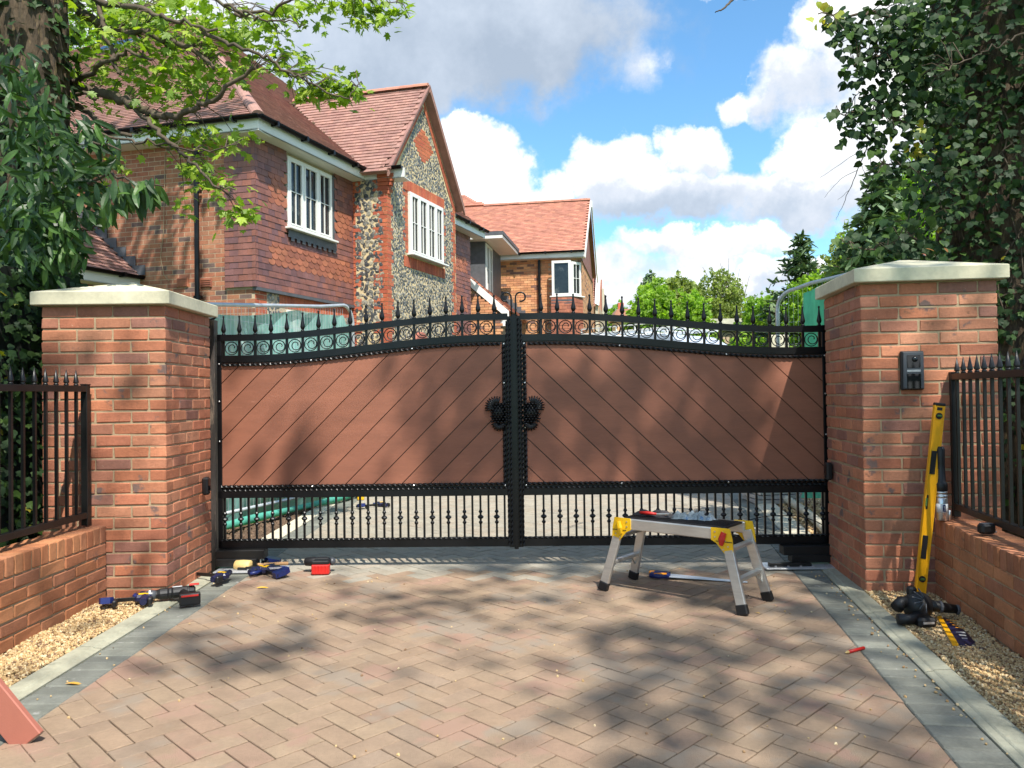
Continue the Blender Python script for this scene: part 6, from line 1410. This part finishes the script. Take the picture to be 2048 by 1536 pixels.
# board leaning into the picture at the lower left
lo_, hi_ = G(62, 1488), None
lb = thing('loose_board', 'reddish composite board leaning in at the lower left corner', 'board', G(60, 1480))
bt0 = G(60, 1484); bt1 = bt0+Vector((-.60, -.05, .80)); b = MB(); d = (bt1-bt0).normalized(); xw = Vector((.86, .05, .62)).normalized(); xw = (xw-d*xw.dot(d)).normalized(); yw = d.cross(xw)
tmp = cbox(.115, .028, (bt1-bt0).length, .004); Mx = Matrix(((xw.x, yw.x, d.x, (bt0.x+bt1.x)/2), (xw.y, yw.y, d.y, (bt0.y+bt1.y)/2), (xw.z, yw.z, d.z, (bt0.z+bt1.z)/2), (0, 0, 0, 1))); b.add(tmp, Mx); part('plank', b, m_board2, lb, world=True)
b = MB(); b.add(cbox(.113, .026, .004, .0005), Mx @ T((0, 0, -(bt1-bt0).length/2-.001))); part('cut_end', b, m_soil, lb, world=True)
# spirit level
q0 = G(1838, 1203); q1 = D(1879, 806, 4.62); sv = thing('spirit_level', 'long yellow spirit level leaning on the end post of the right railing', 'spirit level', q0)
d = (q1-q0); L_ = d.length; z = d.normalized(); x = (Vector((1, -.12, 0))-z*z.dot(Vector((1, -.12, 0)))).normalized(); y = z.cross(x)
ML = Matrix(((x.x, y.x, z.x, q0.x), (x.y, y.y, z.y, q0.y), (x.z, y.z, z.z, q0.z), (0, 0, 0, 1)))
b = MB(); b.box((0, 0, L_/2), (.052, .022, L_-.03), ch=.002)
for s in (-1, 1): b.box((s*.027, 0, L_/2), (.006, .030, L_-.03), ch=.001)
part('beam', b, m_level, sv, ML, world=True)
for zz in (.008, L_-.008): b = MB(); b.box((0, 0, zz), (.062, .034, .018), ch=.004); part('end_cap', b, m_bplas, sv, ML, world=True)
for zz in (L_*.70, L_*.275): b = MB(); b.box((-.006, -.0125, zz), (.030, .004, .14), ch=.001); b.box((-.006, .0125, zz), (.030, .004, .14), ch=.001); part('hand_hole', b, m_bplas, sv, ML, world=True)
for zz, ry in ((L_*.935, 0), (L_*.115, 0)):
    b = MB(); b.lathe([(.019, 0), (.019, .004)], 16, T((0, -.012, zz)) @ RX(math.pi/2)); vl = part('vial_mount', b, m_bplas, sv, ML, world=True); b = MB(); b.tube([(-.012, -.018, zz), (.012, -.018, zz)], .007, 8); link('vial', b.mesh('vial', mat('green_vial', [(.08,.16,.05)], .1, 1, 0)), vl, ML, True)
b = MB(); b.box((-.020, -.0005, L_*.50), (.018, .026, .085), ch=.002); vl = part('vial_mount', b, m_bplas, sv, ML, world=True); b = MB(); b.tube([(-.022, -.014, L_*.48), (-.022, -.014, L_*.52)], .006, 8); link('vial', b.mesh('vial', MATS['green_vial']), vl, ML, True)
b = MB(); b.box((0, -.0125, L_-.035), (.03, .003, .018), ch=.001); b.box((0, -.0125, .045), (.034, .003, .018), ch=.001); part('hang_hole', b, m_bplas, sv, ML, world=True)
# power tool leaning, can, tape measure on the right wall
WZ = .4875
p = G(1884, 1040, WZ); cn = thing('silver_can', 'silver can with a blue label on the right low wall by the pillar', 'can', (p.x, p.y, WZ))
b = MB(); b.lathe([(.030, 0), (.033, .004), (.033, .130), (.030, .135)], 20); part('can_body', b, m_steel, cn, smooth=True)
b = MB(); b.lathe([(.0335, .045), (.0335, .10)], 20); part('band', b, mat('pale_label', [(.55,.56,.56)], .4, 3, .1), cn, smooth=True)
b = MB(); b.prism([(-.012, .055), (.004, .055), (.004, .095), (-.012, .095)], -.0365, -.033); part('label', b, m_blue, cn)
for z_, t in ((.072, .010), (.080, .010), (.087, .010), (.064, .010)): b = MB(); b.box((-.004, -.0372, z_), (t, .0006, .0022)); part('label_line', b, m_white, cn)
b = MB(); b.lathe([(.031, .135), (.034, .14), (.034, .150), (.029, .152), (.029, .160), (.033, .162), (.033, .172)], 20); part('collar', b, m_steel, cn, smooth=True)
b = MB(); b.lathe([(.030, .172), (.034, .176), (.034, .215), (.030, .225), (.025, .23), (.022, .34), (.024, .42), (.018, .44)], 16); part('dark_grip', b, m_bplas, cn, smooth=True)
b = MB(); b.lathe([(.008, 0), (.008, .06), (.004, .062)], 8, T((.035, -.02, 0))); part('side_tube', b, m_steel, cn, smooth=True)
p = G(1973, 1068, WZ); tm = thing('tape_measure', 'black tape measure case lying on the right low wall', 'tape measure', T((p.x, p.y, WZ)) @ RZ(.1))
b = MB(); b.box((0, 0, .030), (.082, .055, .055), ch=.012); part('case', b, m_bplas, tm); b = MB(); b.box((0, -.001, .056), (.060, .04, .006), ch=.002); part('top_grip', b, m_greyplas, tm); b = MB(); b.box((.045, 0, .010), (.014, .026, .012), ch=.002); part('hook', b, m_steel, tm)
# black blower on the gravel and the cartridge pouch
p = G(1842, 1250); bl = thing('leaf_blower', 'black hand blower lying on the gravel edge at right', 'blower', T((p.x, p.y, .02)) @ RZ(.05))
b = MB(); b.lathe([(.02, -.075), (.055, -.06), (.075, -.02), (.075, .02), (.055, .06), (.02, .075)], 16, T((0, .03, .075)) @ RX(.9)); part('fan_housing', b, m_bplas, bl, smooth=True)
b = MB(); b.tube([(.02, .02, .09), (.10, .0, .075), (.20, -.02, .062)], [.035, .028, .022], 12); part('nozzle', b, m_bplas, bl, smooth=True)
b = MB(); b.lathe([(.03, 0), (.034, .003), (.034, .012), (.03, .015)], 14, T((.10, .0, .075)) @ RZ(-.15) @ RY(math.pi/2+.1)); b.lathe([(.023, 0), (.027, .003), (.027, .012), (.023, .015)], 14, T((.185, -.018, .0635)) @ RZ(-.15) @ RY(math.pi/2+.1)); part('nozzle_ring', b, m_greyplas, bl)
for k in range(6): b = MB(); b.box((0, 0, 0), (.004, .05, .006), T((.0, -.005, .09)) @ RX(.9) @ RZ(k*math.pi/6+.2) @ T((.0, .045, .055))); part('intake_rib', b, m_greyplas, bl)
b = MB(); b.box((-.02, -.107, .022), (.06, .002, .012)); part('battery_label', b, m_galv, bl)
b = MB(); b.tube([(-.01, .05, .08), (-.09, .03, .10), (-.13, .0, .08)], [.04, .03, .034], 10); b.tube([(.0, -.03, .04), (-.09, -.06, .030), (-.155, -.05, .03)], [.032, .026, .030], 10); part('handle', b, m_bplas, bl, smooth=True)
b = MB(); b.box((-.02, -.07, .02), (.10, .07, .05), ch=.012); part('battery', b, m_bplas, bl); b = MB(); b.lathe([(.02, -.02), (.026, .01), (.026, .035), (.018, .045)], 10, T((-.02, .05, .13))); part('intake_cap', b, m_bplas, bl)
p = G(1880, 1243); q = G(1914, 1300); F = frame((p.x, p.y), q-p); Lp = (q-p).length
pk = thing('cartridge_pouch', 'blue and yellow printed foil pouch on the gravel at right', 'packet', F @ T((0, 0, .014)))
b = MB(); nx, ny = 12, 8; v = []
for i in range(nx+1):
    for j in range(ny+1):
        u, w_ = i/nx, j/ny; v.append((u*Lp, w_*(.05+.07*u), .002+.016*math.sin(math.pi*w_)*(.6+.4*math.sin(u*5))+(.012*math.sin(u*9+w_*4)*u)))
b.add((v, [(i*(ny+1)+j, (i+1)*(ny+1)+j, (i+1)*(ny+1)+j+1, i*(ny+1)+j+1) for i in range(nx) for j in range(ny)])); part('foil', b, m_navy, pk, smooth=True)
b = MB(); b.add(orient([(0, -.014, .004), (Lp, -.018, .004), (Lp, .006, .006), (0, .004, .006), (0, -.014, .012), (Lp, -.018, .010), (Lp, .008, .014), (0, .006, .018)], [(0, 1, 2, 3), (4, 5, 6, 7), (0, 1, 5, 4), (1, 2, 6, 5), (2, 3, 7, 6), (3, 0, 4, 7)])); part('yellow_edge', b, m_level, pk)
for k in range(4): b = MB(); b.box((Lp*(.2+.09*k), .04+.006*k, .024), (.006, .045, .001)); part('print_line', b, m_orange, pk)
for k in range(3): b = MB(); b.box((Lp*(.66+.10*k), .045, .027), (.016, .04-.008*k, .0015)); part('print_block', b, m_galv, pk)
# intercom on the right pillar
Fp = FPR; r = ray(1822, 741); nn = Vector((Fp[0][1], Fp[1][1], 0)); t = (Fp.translation-Vector((0, 0, CAMZ))).dot(nn)/r.dot(nn); P = Vector((0, 0, CAMZ))+r*t
Fi = Fp.copy(); Fi.translation = P
ic = thing('door_intercom', 'grey video intercom with camera lens on the right pillar', 'intercom', Fi)
b = MB(); b.box((0, -.012, 0), (.134, .024, .240), ch=.005); part('back_box', b, m_bplas, ic)
b = MB(); b.box((.004, -.028, 0), (.122, .010, .228), ch=.004); part('face_plate', b, m_greyplas, ic)
b = MB(); b.box((.004, -.034, .055), (.078, .004, .078), ch=.001); part('camera_window', b, m_black, ic)
b = MB(); b.lathe([(.017, 0), (.017, .004), (.012, .010), (.004, .013)], 14, T((.010, -.036, .068)) @ RX(math.pi/2)); part('camera_lens', b, m_glassd, ic, smooth=True)
b = MB(); b.box((.004, -.034, -.003), (.080, .003, .014), ch=.001); part('name_plate', b, m_steel, ic)
b = MB(); b.box((.004, -.034, -.066), (.080, .004, .092), ch=.001); part('touch_window', b, m_black, ic)
# ================================================================ shared group phrases of like things
GR = {'pillar': 'brick gate pillars', 'wall': 'low walls beside the gate', 'railing': 'railings on the low walls', 'gate': 'leaves of the double gate', 'post': 'hinge posts of the gate', 'sensor': 'photocells on the pillars',
      'motor': 'gate motors under the leaves', 'edging': 'concrete edging strips', 'clamp': 'bar clamps lying on the ground', 'leaf': 'fallen leaves and petals', 'hedge': 'hedges round the garden', 'fence': 'site fences behind the gate',
      'twig': 'bare twigs against the sky', 'house': 'brick houses along the drive'}
for o in list(sc.objects):
    if o.parent is None and o.get('category'):
        if o['category'] in GR: o['group'] = GR[o['category']]
        elif o.name.startswith(('broadleaf_tree', 'spruce_tree', 'pine_tree')): o['group'] = 'trees beyond the gate'
